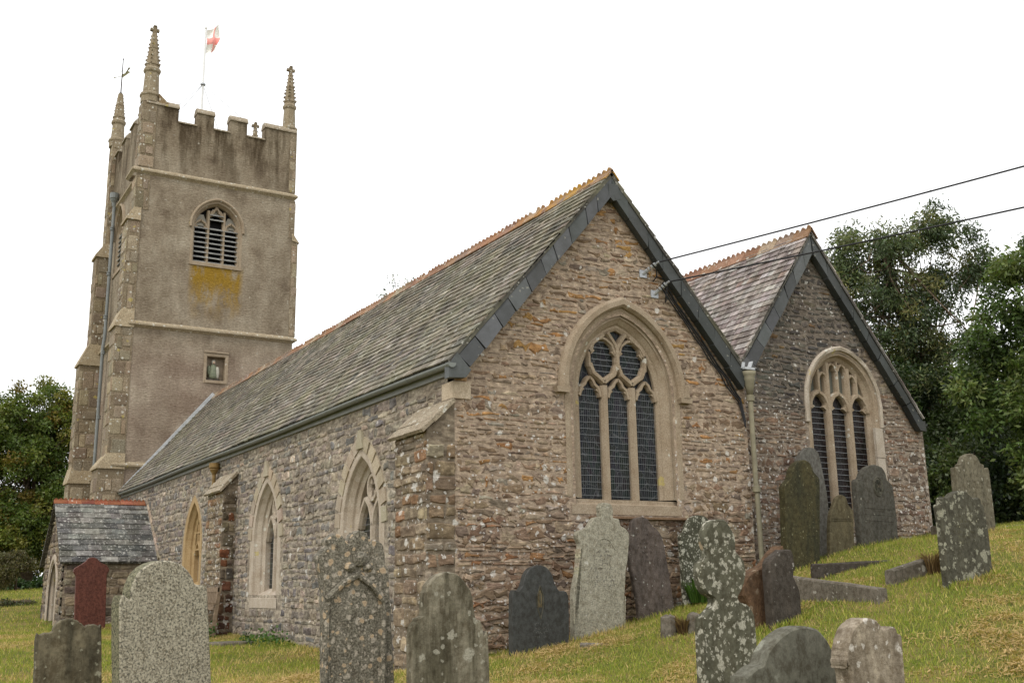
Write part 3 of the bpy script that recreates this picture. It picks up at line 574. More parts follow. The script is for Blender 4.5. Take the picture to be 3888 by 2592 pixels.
# south windows
for i,A in enumerate(SW):
    ochre=i==2
    w=window('window',['near pointed side window with a pierced quatrefoil','middle pointed side window of two narrow lights','ochre framed pointed side window beyond the buttress'][i])
    mat=M['ochre_dressing'] if ochre else M['limestone_dressing']; c,a,z0,zs,h=A; P=arch(*A)
    mb=MB(); sweep(mb,P,[(-.16,-.34),(-.16,-.20),(-.10,-.16),(-.09,-.12),(-.02,-.05),(0,0),(.02,.006),(.12,.006)] + ([(.20,.006),(.21,-.02)] if not ochre else [(.15,.01),(.155,-.02)]),SOUTH,jit=.003)
    mb.add([SOUTH.p(c-a+.05,z0+.12,-.30),SOUTH.p(c+a-.05,z0+.12,-.30),SOUTH.p(c+a+.1,z0-.06,.012),SOUTH.p(c-a-.1,z0-.06,.012),SOUTH.p(c+a+.1,z0-.24,.012),SOUTH.p(c-a-.1,z0-.24,.012)],[(0,1,2,3),(3,2,4,5)])
    mb.build('frame',mat,w)
    if not ochre: # rough hood of big voussoirs
        mb=MB(); HP=arch(c,a+.02,zs-.02,zs,h+.03,6); 
        for k in range(len(HP)-1):
            p,q=HP[k],HP[k+1]; d=(q[0]-p[0],q[1]-p[1]); L=math.hypot(*d); 
            if L<.06: continue
            nn=(-d[1]/L,d[0]/L); e=.006
            o1=random.uniform(.30,.32); b=random.uniform(.018,.03)
            p2=(p[0]+d[0]*e/L,p[1]+d[1]*e/L); q2=(q[0]-d[0]*e/L,q[1]-d[1]*e/L)
            mb.tint=vary((.46,.45,.42),.10)
            quad=[(p2[0]+nn[0]*.10,p2[1]+nn[1]*.10),(p2[0]+nn[0]*o1,p2[1]+nn[1]*o1),(q2[0]+nn[0]*o1,q2[1]+nn[1]*o1),(q2[0]+nn[0]*.10,q2[1]+nn[1]*.10)]
            mb.prism(quad,SOUTH,-.02,b)
        mb.prism([(c-.14,zs+h+.12),(c+.14,zs+h+.12),(c+.05,zs+h+.42),(c-.05,zs+h+.42)],SOUTH,-.02,.05)
        mb.build('hood_mould',M['limestone_dressing'],w)
    mb=MB(); n0,n1=-.34,-.18; m=c; hw=.055
    bar(mb,[(m,z0),(m,zs+.02)],hw,n0,n1,SOUTH)
    if not ochre:
        for sg in (-1,1):
            bar(mb,[(m,zs),(m+sg*.05,zs+.18),(m+sg*.13,zs+.34)],.045,n0,n1-.005,SOUTH)
            bar(mb,[(m+sg*.56,zs),(m+sg*.45,zs+.26),(m+sg*.29,zs+.46)],.05,n0,n1-.005,SOUTH)
            bar(mb,[(m+sg*.29,zs+.46),(m+sg*.2,zs+.40),(m+sg*.12,zs+.32)],.045,n0,n1-.008,SOUTH)
        ring=[(m+.17*math.cos(t)*1.0,zs+.62+.20*math.sin(t)) for t in [k*math.pi/8 for k in range(16)]]
        bar(mb,ring[::-1],.04,n0,n1-.004,SOUTH,closed=True)
        for t in (0,1,2,3):
            an=math.pi/4+t*math.pi/2; mb.prism([(m+.16*math.cos(an-.35),zs+.62+.19*math.sin(an-.35)),(m+.06*math.cos(an),zs+.62+.07*math.sin(an)),(m+.16*math.cos(an+.35),zs+.62+.19*math.sin(an+.35))],SOUTH,n0,n1-.03)
    else:
        for sg in (-1,1):
            bar(mb,[(m+sg*.52,zs-.1),(m+sg*.40,zs+.1),(m+sg*.27,zs+.2),(m+sg*.14,zs+.1),(m+sg*.03,zs-.1)],.04,n0,n1-.005,SOUTH)
            bar(mb,[(m+sg*.27,zs+.2),(m+sg*.27,zs+.62)],.035,n0,n1-.008,SOUTH)
        bar(mb,[(m,zs),(m,zs+.95)],.045,n0,n1,SOUTH); bar(mb,[(m-.5,zs+.02),(m+.5,zs+.02)],.03,n0,n1-.01,SOUTH); bar(mb,[(m-.42,zs+.42),(m+.42,zs+.42)],.03,n0,n1-.01,SOUTH)
    mb.build('tracery',mat,w)
    mb=MB(); pane_mesh(mb,A,SOUTH,-.30); mb.build('glazing',M['leaded_glass_side'] if i<2 else M['painted_glass'],w)
    if not ochre:
        mb=MB()
        for k in range(11): mb.obox(SOUTH.p(c,z0+.2+k*.1,-.262),(.001,0,0),(0,.56,.0),(0,0,.0035))
        mb.build('wire_guard',M['wire'],w)
# ------------------------------------------------------------------ roofs
def roof(name,lab,P0,P1,Q0,Q1,mat,pal,row,wr,slates=True,thick=.05,lift=.021):
    """slope from eave (P0 near,P1 far) to ridge (Q0 near,Q1 far): boarding slab plus lapped slates"""
    P0,P1,Q0,Q1=map(V,(P0,P1,Q0,Q1)); mb=MB(); mb.tint=(.10,.095,.085)
    n=(P1-P0).cross(Q0-P0).normalized(); n=n if n.z>0 else -n
    a=[P0,P1,Q1,Q0]; b=[p-n*thick for p in a]
    mb.add([p-n*.004 for p in a]+b,[(0,1,2,3),(7,6,5,4),(0,4,5,1),(1,5,6,2),(2,6,7,3),(3,7,4,0)])
    if slates:
        L=(P1-P0).length; H=(Q0-P0).length; rows=int(H/row); ea=(P1-P0)/L
        for r in range(rows+1):
            t0=r*row/H; t1=min(1,(r*row+row*1.15)/H)
            if t0>=.995: break
            s=-random.random()*wr[1]; w0=random.uniform(*wr)*(1.15-.3*r/rows)
            sag=lambda s: .010*math.sin(s*.9+r*.3)+.006*math.sin(s*2.3)
            while s<L:
                w=w0*random.uniform(.8,1.2); s0=max(0,s+.002); s1=min(L,s+w-.002); s+=w
                if s1-s0<.03: continue
                A=P0+ea*s0; B=P0+ea*s1; ua=(Q0-P0)
                j=random.uniform(-.006,.008); z0=lift+random.uniform(-.003,.006); tl=random.uniform(-.003,.003)
                if random.random()<.03: j-=.02; tl*=3
                k=sag(s0)
                lo0=A+ua*(t0+j/H)+n*(z0+tl+k); lo1=B+ua*(t0+(j+random.uniform(-.004,.004))/H)+n*(z0-tl+k); up1=B+ua*t1+n*(.003+k); up0=A+ua*t1+n*(.003+k)
                e=n*-.022
                mb.add([lo0,lo1,up1,up0,lo0+e,lo1+e,up1+e,up0+e],[(0,1,2,3),(0,4,5,1),(1,5,6,2),(3,7,4,0)],pal(s0/L,t0))
    o=mb.build(name,mat,church); o['label']=lab; return o
def pal_r1(a,t):
    return pick([(3,(.215,.19,.155)),(2,(.18,.165,.14)),(1.5,(.26,.23,.19)),(.8,(.32,.29,.25)),(.7,(.14,.13,.115))])
def pal_r2(a,t): return pick([(3,(.27,.23,.215)),(2,(.34,.30,.285)),(1.5,(.20,.165,.155)),(1.2,(.42,.385,.37)),(.5,(.24,.18,.155))])
RZ,RU=6.30,2.5
roof1=roof('roof','weathered grey green slate slope of the front gable',(-.36,-.13,3.05),(-.36,22.08,3.05),(RU,-.13,RZ),(RU,22.08,RZ),M['slate_weathered'],pal_r1,.155,(.16,.30))
# heavier overlapping courses on the hidden valley side too
roof1b=roof('roof','valley side slope of the front gable',(5.06,22.08,3.40),(5.06,-.13,3.40),(RU,22.08,RZ),(RU,-.13,RZ),M['slate_weathered'],pal_r1,.22,(.3,.5))
R2Z,R2U=6.22,7.17
roof2=roof('roof','purplish slate slope of the second gable',(5.10,.21,3.42),(5.10,22.0,3.42),(R2U,.21,R2Z),(R2U,22.0,R2Z),M['slate_purple'],pal_r2,.145,(.15,.27))
roof2b=roof('roof','far slope of the second gable',(9.74,22,2.98),(9.74,.21,2.98),(R2U,22,R2Z),(R2U,.21,R2Z),M['slate_purple'],pal_r2,.25,(.3,.5))
def ridge(name,p0,p1,sl0,sl1,parent,mat,tl=.42,bump=.062,per=.14,wid=.20,pal=None,z=0):
    """crested clay ridge: two wings and a scalloped crest per tile; sl0/sl1: downward wing directions"""
    p0,p1=V(p0),V(p1); L=(p1-p0).length; e=(p1-p0)/L; mb=MB(); s=0
    while s<L-.05:
        w=min(tl*random.uniform(.95,1.05),L-s); t=(pal or (lambda:pick([(3,(.26,.145,.09)),(2,(.31,.19,.125)),(1.8,(.235,.18,.14)),(1.2,(.36,.29,.21))])))()
        a=p0+e*(s+.003); b=p0+e*(s+w-.003); dz=V((0,0,random.uniform(-.006,.008))); a+=dz; b+=dz
        for sl in (sl0,sl1):
            d=V(sl).normalized()*wid; nn=d.cross(e).normalized(); nn=nn if nn.z>0 else -nn
            mb.add([a+nn*.02,b+nn*.02,b+d+nn*.012,a+d+nn*.012,a+d-nn*.01,b+d-nn*.01],[(0,1,2,3),(3,2,5,4)],t); mb.add([a+nn*.02,a+d+nn*.012,a+d-nn*.01,a-nn*.01],[(0,1,2,3)],t)
        k=max(1,round(w/per)); side=e.cross(V((0,0,1))).normalized()*.018
        for i in range(k):
            u0=a.lerp(b,(i+.0)/k); u1=a.lerp(b,(i+1)/k)
            if random.random()<.04: continue
            hgt=bump*random.uniform(.85,1.15); prof=[(0,.012),(.14,.014),(.28,.55*hgt+.01),(.42,hgt),(.58,hgt),(.72,.55*hgt+.01),(.86,.014),(1,.012)]
            ring=[u0.lerp(u1,x)+V((0,0,y+.015)) for x,y in prof]; bot=[u0+V((0,0,-.03)),u1+V((0,0,-.03))]
            lp=ring+bot[::-1]; N=len(lp); mb.add([p+side for p in lp]+[p-side for p in lp],[tuple(range(N)),tuple(range(N,2*N))[::-1]]+[(q,q+N,(q+1)%N+N,(q+1)%N) for q in range(N)],t)
        s+=w
    return mb.build(name,mat,parent)
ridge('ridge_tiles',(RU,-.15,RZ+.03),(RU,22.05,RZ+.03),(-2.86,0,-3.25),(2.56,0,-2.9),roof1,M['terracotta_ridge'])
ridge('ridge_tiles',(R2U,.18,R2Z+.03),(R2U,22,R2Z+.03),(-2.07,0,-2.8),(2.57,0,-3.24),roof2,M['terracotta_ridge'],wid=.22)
# lead flashing where the roof meets the tower
mb=MB(); a=V((-.30,22.02,3.02)); b=V((2.48,22.02,6.36)); d=b-a; nn=V((-d.z,0,d.x)).normalized()
mb.obox((a+b)/2+nn*.04,d/2,(0,.07,0),nn*.05); mb.build('flashing',M['lead'],church)
# slate hung verges
def verge(name,outer0,outer1,inner0,inner1,fr,n0,n1,piece,tail=None,dark=False):
    """strip along the gable edge from the eave (0) up to the apex (1), cut into slate pieces"""
    mb=MB(); o0,o1,i0,i1=map(lambda p:V((p[0],p[1],0)),(outer0,outer1,inner0,inner1)); L=(o1-o0).length; k=max(1,round(L/piece))
    for i in range(k):
        t0=(i+(random.uniform(-.12,.12) if i else 0))/k+.003 if i==0 else tprev+.004; t1=min(1,(i+1+(random.uniform(-.12,.12) if i<k-1 else 0))/k)-.003; tprev=t1
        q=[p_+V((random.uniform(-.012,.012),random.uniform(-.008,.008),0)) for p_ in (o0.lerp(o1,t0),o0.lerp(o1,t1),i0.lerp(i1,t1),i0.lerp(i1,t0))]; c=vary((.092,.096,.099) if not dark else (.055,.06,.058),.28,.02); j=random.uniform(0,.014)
        fo,fi=n1-.01,n1+.02; F=[fr.p(p.x,p.y,(fo if k_<2 else fi)+j) for k_,p in enumerate(q)]; B=[fr.p(p.x,p.y,n0) for p in q]; mb.add(F+B,[(0,1,2,3),(7,6,5,4),(0,4,5,1),(1,5,6,2),(2,6,7,3),(3,7,4,0)],c)
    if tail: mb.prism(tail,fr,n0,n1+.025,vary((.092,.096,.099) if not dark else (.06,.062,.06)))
    return mb.build(name,M['verge_slate'],church)
verge('verge',(-.20,3.15),(2.5,6.24),(-.03,2.99),(2.48,5.92),EAST,.02,.125,.40,[(-.36,3.0),(-.23,3.17),(-.02,2.95),(-.10,2.84),(-.36,2.82)])
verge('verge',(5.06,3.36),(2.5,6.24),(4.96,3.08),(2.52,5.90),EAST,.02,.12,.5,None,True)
mb=MB(); mb.prism([(2.42,6.10),(2.60,6.10),(2.64,5.88),(2.5,5.83),(2.42,5.90)],EAST,.03,.15,(.08,.085,.085)); mb.build('verge',M['verge_slate'],church)
verge('verge',(5.40,3.70),(R2U,6.12),(5.58,3.58),(R2U-.02,5.77),EAST2,.02,.12,.42,[(5.30,3.62),(5.40,3.72),(5.58,3.57),(5.55,3.28),(5.42,3.34)])
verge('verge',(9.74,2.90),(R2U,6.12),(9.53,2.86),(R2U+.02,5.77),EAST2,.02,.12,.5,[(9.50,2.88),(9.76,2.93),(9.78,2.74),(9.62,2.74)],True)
# pale fascia and half round gutter along the eave
mb=MB(); mb.box((-.245,-.02,2.90),(-.20,22.0,3.0)); fa=mb.build('fascia',M['fascia_pale'],church)
mb=MB(); R_=.056; prof=[(R_*math.cos(t),R_*math.sin(t)) for t in [math.pi+k*math.pi/8 for k in range(9)]]
rings=[]; ys=[-.16]+list(np.arange(.2,22.01,.9)); 
def gut(y,k=1): dz=.012*math.sin(y*.6); return [(-.325+x*k,y,3.02+z*k+dz) for x,z in prof]+[(-.325+x*k*.88,y,3.02+z*k*.88+dz+.003) for x,z in prof[::-1]]
mb.ring_loft([gut(y) for y in ys]); 
for y in np.arange(1.2,22,1.85): mb.ring_loft([gut(y-.03,1.12),gut(y+.03,1.12)])
mb.ring_loft([gut(-.17,1.15),gut(-.10,1.15)]); mb.add([(-.325+x*1.05,-.172,3.02+z*1.05) for x,z in prof],[tuple(range(9))])
mb.build('gutter',M['gutter_grey'],church)
# valley hopper and its downpipe between the gables
def lathe(mb,c,prof,n=16,tint=None):
    mb.ring_loft([[(c[0]+r*math.cos(2*math.pi*k/n),c[1]+r*math.sin(2*math.pi*k/n),c[2]+z) for k in range(n)] for r,z in prof],tint)
px_,py_=5.08,-.14
mb=MB(); mb.tube([(px_,py_,3.1),(px_,py_,1.52),(px_+.01,py_,1.5),(px_+.02,py_,.0)],.040,10)
for z in (2.95,1.5,.1): lathe(mb,(px_+.005,py_,z),[(.05,-.05),(.064,-.045),(.064,.045),(.05,.05)])
dp=mb.build('downpipe',M['iron_pipe_stone'],church)
mb=MB(); lathe(mb,(px_,py_,3.1),[(.05,-.1),(.06,0),(.075,.03),(.085,.12),(.10,.16),(.09,.19),(.105,.22),(.12,.28),(.10,.28)]); mb.build('hopper',M['iron_pipe_stone'],dp,True)
mb=MB(); mb.obox((5.08,-.10,3.43),(.11,0,0),(0,.08,0),(0,0,.018)); mb.obox((4.98,-.12,3.48),(.012,0,.05),(0,.02,0),(.03,0,0)); mb.obox((5.22,-.04,3.52),(.010,0,0),(0,.04,0),(.03,0,.06)); mb.build('lead_spout',M['lead'],dp)
# small ochre rainwater head by the middle buttress
mb=MB(); lathe(mb,(-.32,11.3,2.62),[(.03,-.32),(.04,-.28),(.04,-.02),(.06,.02),(.10,.09),(.095,.11),(.12,.14),(.12,.24),(.09,.24)]); mb.tube([(-.32,11.3,2.4),(-.30,11.3,-.7)],.045,8); mb.build('downpipe',M['ochre_iron'],church)
# cables clipped under the right hand verge, brackets on the gable
mb=MB()
for k,off in enumerate((.03,.075,.12)):
    pts=[]
    for i in range(22):
        t=i/21; x=3.50+(4.98-3.50)*t; z=4.72-off-(x-3.5)*1.17; pts.append((x-off*.4+.01*math.sin(t*25+k),-.035-.008*math.sin(t*31+k*2),z+.01*math.sin(t*17+k)))
    pts.append((5.02,-.06,2.6-off)); mb.tube(pts,.012 if k else .016,6)
mb.tube([(3.18,-.16,4.92),(3.3,-.12,4.86),(3.33,-.08,4.74),(3.30,-.03,4.68),(3.38,-.03,4.77),(3.5,-.04,4.74)],.010,6); mb.tube([(3.46,-.18,4.61),(3.46,-.12,4.42),(3.5,-.06,4.36),(3.55,-.05,4.42),(3.50,-.05,4.55)],.010,6)
mb.build('wall_cable',M['cable_black'],church)
for (a,b) in (((3.12,0,4.78),(3.27,-.20,4.94)),((3.33,0,4.48),(3.46,-.20,4.65))):
    mb=MB(); a,b=V(a),V(b); mb.tube([a,a.lerp(b,.35)],.032,8); 
    for k in range(3): q=a.lerp(b,.4+.18*k); mb.tube([q,a.lerp(b,.40+.18*k+.10)],.036,8)
    mb.tube([a.lerp(b,.9),b+V((0,-.03,0))],.018,8); mb.box((a.x-.07,-.02,a.z-.06),(a.x+.07,0,a.z+.06)); mb.build('cable_bracket',M['galvanised'],church)

# ------------------------------------------------------------------ tower
BW=(2.33,.78,10.86,12.12,.92)      # east belfry window
bh=arch(*BW); NI=[(2.21,6.85),(2.82,6.85),(2.82,7.66),(2.21,7.66)]
SBW=(-25.4,.72,11.15,12.5,.98); sbh=arch(*SBW)
mb=MB(); T0,T1,TZ=22.1,28.0,15.25
holed(mb,[(-.24,-1.5),(5.16,-1.5),(5.12,8.6),(5.04,13.7),(5.02,TZ),(-.24,TZ)],[bh,NI],TE)
holed(mb,[(-T1,-1.5),(-T0,-1.5),(-T0,TZ),(-T1,TZ)],[sbh],TS)
mb.add([(5.16,T0,-1.5),(5.16,T1,-1.5),(5.02,T1,TZ),(5.02,T0,TZ)],[(0,1,2,3)]); mb.add([(-.24,T1,-1.5),(5.16,T1,-1.5),(5.02,T1,TZ),(-.24,TZ and T1,TZ)],[(0,1,2,3)])
mb.add([(-.24,T0,TZ-.1),(5.0,T0,TZ-.1),(5.0,T1,TZ-.1),(-.24,T1,TZ-.1)],[(0,1,2,3)])
PT=.38; ZS,ZM=15.70,16.20
def par(x0,y0,x1,y1,z0,z1): mb.box((x0,y0,z0),(x1,y1,z1))
par(-.24,T0,5.02,T0+PT,TZ,ZS); par(-.24,T1-PT,5.02,T1,TZ,ZS); par(-.24,T0+PT,-.24+PT,T1-PT,TZ,ZS); par(5.02-PT,T0+PT,5.02,T1-PT,TZ,ZS)
ME=[(-.24,.83),(1.46,2.05),(2.62,3.22),(3.87,5.02)]; MS=[(T0+PT,23.3),(24.0,24.7),(25.4,26.1),(26.8,T1-PT)]
COPS=[]
def coping(x0,y0,x1,y1,z,al):
    g=.05; cop=MB(); COPS.append(cop)
    if al=='x': cop.ring_loft([[(x0-.02,y0-g,z),(x1+.02,y0-g,z),(x1+.02,y1+g,z),(x0-.02,y1+g,z)],[(x0-.02,y0-g,z+.05),(x1+.02,y0-g,z+.05),(x1+.02,y1+g,z+.05),(x0-.02,y1+g,z+.05)],[(x0-.02,y0+.08,z+.22),(x1+.02,y0+.08,z+.22),(x1+.02,y1-.08,z+.22),(x0-.02,y1-.08,z+.22)]])
    else: cop.ring_loft([[(x0-g,y0-.02,z),(x1+g,y0-.02,z),(x1+g,y1+.02,z),(x0-g,y1+.02,z)],[(x0-g,y0-.02,z+.05),(x1+g,y0-.02,z+.05),(x1+g,y1+.02,z+.05),(x0-g,y1+.02,z+.05)],[(x0+.08,y0-.02,z+.22),(x1-.08,y0-.02,z+.22),(x1-.08,y1+.02,z+.22),(x0+.08,y1+.02,z+.22)]])
for yy in (T0,T1-PT):
    for i,(a,b) in enumerate(ME):
        par(a,yy,b,yy+PT,ZS,ZM); coping(a,yy,b,yy+PT,ZM,'x')
        if i<3: c,d=b,ME[i+1][0]; cop=MB(); COPS.append(cop); cop.ring_loft([[(c+.003,yy-.05,ZS+.002),(d-.003,yy-.05,ZS+.002),(d-.003,yy+PT+.05,ZS+.002),(c+.003,yy+PT+.05,ZS+.002)],[(c+.003,yy-.05,ZS+.04),(d-.003,yy-.05,ZS+.04),(d-.003,yy+PT+.05,ZS+.04),(c+.003,yy+PT+.05,ZS+.04)],[(c+.003,yy+.1,ZS+.12),(d-.003,yy+.1,ZS+.12),(d-.003,yy+PT-.1,ZS+.12),(c+.003,yy+PT-.1,ZS+.12)]])
for xx in (-.24,5.02-PT):
    for a,b in MS: par(xx,a,xx+PT,b,ZS,ZM); coping(xx,a,xx+PT,b,ZM,'y')
tower=mb.build('tower',M['tower_render'],church); tower['label']='tall rendered west tower with battlements'
for cop in COPS: cop.build('parapet_coping',M['tower_granite'],tower)
def string(mb,x0,y0,x1,y1,z,pr,h=.16):
    def r(o,zz): return [(x0-o,y0-o,zz),(x1+o,y0-o,zz),(x1+o,y1+o,zz),(x0-o,y1+o,zz)]
    mb.ring_loft([r(.0,z-h),r(pr*.75,z-h*.5),r(pr,z-h*.4),r(pr,z),r(.0,z+h*.7)],cap=False)
for z,pr,x1 in ((8.52,.13,5.12),(13.78,.10,5.03),(3.95,.13,5.16)):
    mb=MB(); mb.tint=(.56,.55,.52); string(mb,-.24,T0,x1,T1,z,pr,.14); string(mb,-.5,T0-.0,-.0,T0+.9,z,pr*.9,.14) if z!=8.52 else None
    mb.build('string_course',M['tower_granite'],tower)
def pal_q(s,z): return tuple(x for x in pick([(3,(.42,.41,.40)),(2,(.52,.50,.47)),(1.5,(.34,.32,.30)),(.8,(.45,.42,.38))]))
def tower_buttress(x0,x1,y0,y1,z0,z1,lab,zc=None,xt=None,cap=0,yface=None):
    """block built pier; sloped cap rises from x0 to xt between z1 and zc"""
    mb=MB(); mb.tint=(.36,.34,.31); mb.box((x0,y0,z0),(x1,y1,z1))
    fe=Fr((0,y0,0),(1,0,0),(0,-1,0)); fs=Fr((x0,0,0),(0,-1,0),(-1,0,0)); 
    masonry(mb,fe,x0-.2,x1+.3,z0,z1,lambda s,z: x0-.01<s<x1-.0 and z<z1,(.35,.55),(.30,.5),.015,.022,pal_q,wave=0,jit=.15,rnd=.08)
    masonry(mb,fs,-y1-.1,-y0+.1,z0,z1,lambda s,z: -y1-.01<s<-y0+.01 and z<z1,(.35,.55),(.3,.6),.015,.022,pal_q,wave=0,jit=.15,rnd=.08)
    if zc:
        mb.tint=(.60,.58,.53); o=.06
        mb.add([(x0-o,y0-o,z1-.06),(x0-o,y1+o,z1-.06),(x1,y1+o,z1-.06),(x1,y0-o,z1-.06),(x0-o,y0-o,z1+.02),(x0-o,y1+o,z1+.02),(xt,y1,zc),(xt,y0,zc),(x1,y1,zc),(x1,y0,zc)],
               [(0,3,2,1),(0,1,5,4),(4,5,6,7),(7,6,8,9),(0,4,7,9,3),(1,2,8,6,5)])
    o=mb.build('tower_buttress',M['tower_granite'],tower); o['label']=lab
yb=T0-.02
tower_buttress(-.98,-.20,yb-.02,23.1,-1.4,3.86,'plinth stage of the near corner pier',4.3,-.72)
tower_buttress(-.74,-.20,yb,23.0,4.1,8.42,'lower stage of the near corner pier',9.0,-.58)
tower_buttress(-.60,-.20,yb,22.9,8.9,12.05,'upper stage of the near corner pier',12.5,-.40)
tower_buttress(-.42,.02,yb,22.75,12.4,13.62,'belfry stage of the near corner pier')
tower_buttress(-.38,.10,yb,22.7,13.9,16.25,'parapet stage of the near corner pier')
tower_buttress(-1.02,-.20,27.3,28.2,-1.4,3.86,'plinth stage of the far corner pier',4.35,-.98)
tower_buttress(-.96,-.20,27.3,28.1,4.1,8.10,'lower stage of the far corner pier',8.9,-.66)
tower_buttress(-.66,-.20,27.3,28.05,8.8,12.2,'upper stage of the far corner pier',12.7,-.40)
tower_buttress(-.38,.0,27.4,28.03,12.6,16.9,'parapet stage of the far corner pier')
def ncorner(x0,x1,z0,z1,zc,lab):
    mb=MB(); mb.tint=(.38,.36,.33); mb.box((x0,yb,z0),(x1,22.7,z1)); fe=Fr((0,yb,0),(1,0,0),(0,-1,0))
    masonry(mb,fe,x0-.2,x1+.2,z0,z1,lambda s,z: x0-.01<s<x1+.01 and z<z1,(.3,.5),(.18,.3),.012,.012,pal_q,wave=0,jit=.15,rnd=.08)
    if zc: mb.tint=(.55,.53,.48); mb.add([(x0,yb-.04,z1),(x1+.05,yb-.04,z1-.06),(x1+.05,22.75,z1-.06),(x0,22.75,z1),(x0,yb,zc),(x0,22.7,zc)],[(0,1,4),(1,2,5,4),(2,3,5),(0,3,2,1)])
    o=mb.build('tower_buttress',M['tower_granite'],tower); o['label']=lab
ncorner(4.97,5.20,8.62,12.1,12.45,'right hand corner pier below its offset'); ncorner(4.87,5.07,12.2,13.6,None,'right hand corner stones beside the louvred window'); ncorner(4.80,5.05,13.9,16.2,None,'right hand corner pier of the parapet')
# pinnacles
def pinnacle(x,y,z0,zs,zt,r0,cross=True,lab=None,cs=1,kk=.36):
    def oc(r,z,n=8): return [(x+r*math.cos(2*math.pi*(k+.5)/n)*1.08,y+r*math.sin(2*math.pi*(k+.5)/n)*1.08,z) for k in range(n)]
    mb=MB(); mb.tint=(.46,.45,.42)
    mb.ring_loft([oc(r0*1.35,z0-.25),oc(r0*1.35,z0-.05),oc(r0*1.5,z0),oc(r0*1.5,z0+.06),oc(r0*1.12,z0+.12),oc(r0*.98,zs-.12),oc(r0*1.18,zs-.06),oc(r0*1.22,zs+.02),oc(r0*.98,zs+.10),oc(r0*.90,zs+.16)])
    k=kk; mb.tint=(.43,.41,.37); mb.ring_loft([oc(r0*.98,zs+.12),oc(r0*k,zt)])
    H=zt-zs-.2
    for i in range(8):
        t=(i+.4)/8; z=zs+.2+H*(t+random.uniform(-.02,.02)); r=r0*(.98+(k-.98)*t)
        for j in range(4):
            an=math.pi/4+j*math.pi/2+.35; c=V((x+math.cos(an)*r*1.12,y+math.sin(an)*r*1.12,z)); s=.030*cs*(1.15-.5*t)*random.uniform(.7,1.25)
            mb.obox(c,(s,0,0),(0,s,0),(0,0,s*.85),vary((.36,.34,.30)))
            if i%4==0 and j==0: mb.ring_loft([oc(r*1.10,z-.06),oc(r*1.10,z-.02)])
    p=mb.build('pinnacle',M['tower_granite'],church)
    if lab: p['label']=lab
    if cross:
        mb=MB(); mb.tint=(.33,.31,.27); s=r0*.30
        lathe(mb,(x,y,zt-.02),[(s*.8,0),(s*1.2,.03),(s*.9,.06)],8)
        mb.box((x-s,y-s,zt+.0),(x+s,y+s,zt+.27)); mb.box((x-.15,y-s*.9,zt+.10),(x-s,y+s*.9,zt+.19)); mb.box((x+s,y-s*.9,zt+.10),(x+.15,y+s*.9,zt+.19)); mb.box((x-s*.8,y-s*1.3,zt+.27),(x+s*.8,y+s*1.3,zt+.30))
        mb.build('cross_finial',M['tower_granite'],p)
    return p
pinnacle(-.09,22.36,16.55,17.52,18.92,.225,True,'tallest crocketed pinnacle on the near corner'); pinnacle(4.84,22.40,16.42,17.32,18.66,.19,True,'crocketed pinnacle on the right hand corner')
pinnacle(-.17,27.75,16.95,17.75,18.95,.21,False,'broken topped pinnacle carrying the weather vane',.45,.42); pinnacle(5.24,27.9,16.3,17.0,18.72,.2,True,'far corner pinnacle with only its cross in view')
mb=MB(); mb.tint=(.42,.36,.28); mb.add([(.14,22.08,16.3),(.62,22.08,16.2),(.62,22.45,16.2),(.14,22.45,16.3),(.14,22.08,16.62),(.14,22.45,16.62)],[(0,1,4),(1,2,5,4),(2,3,5),(0,3,2,1),(0,4,5,3)]); mb.build('weathering',M['tower_granite'],tower)
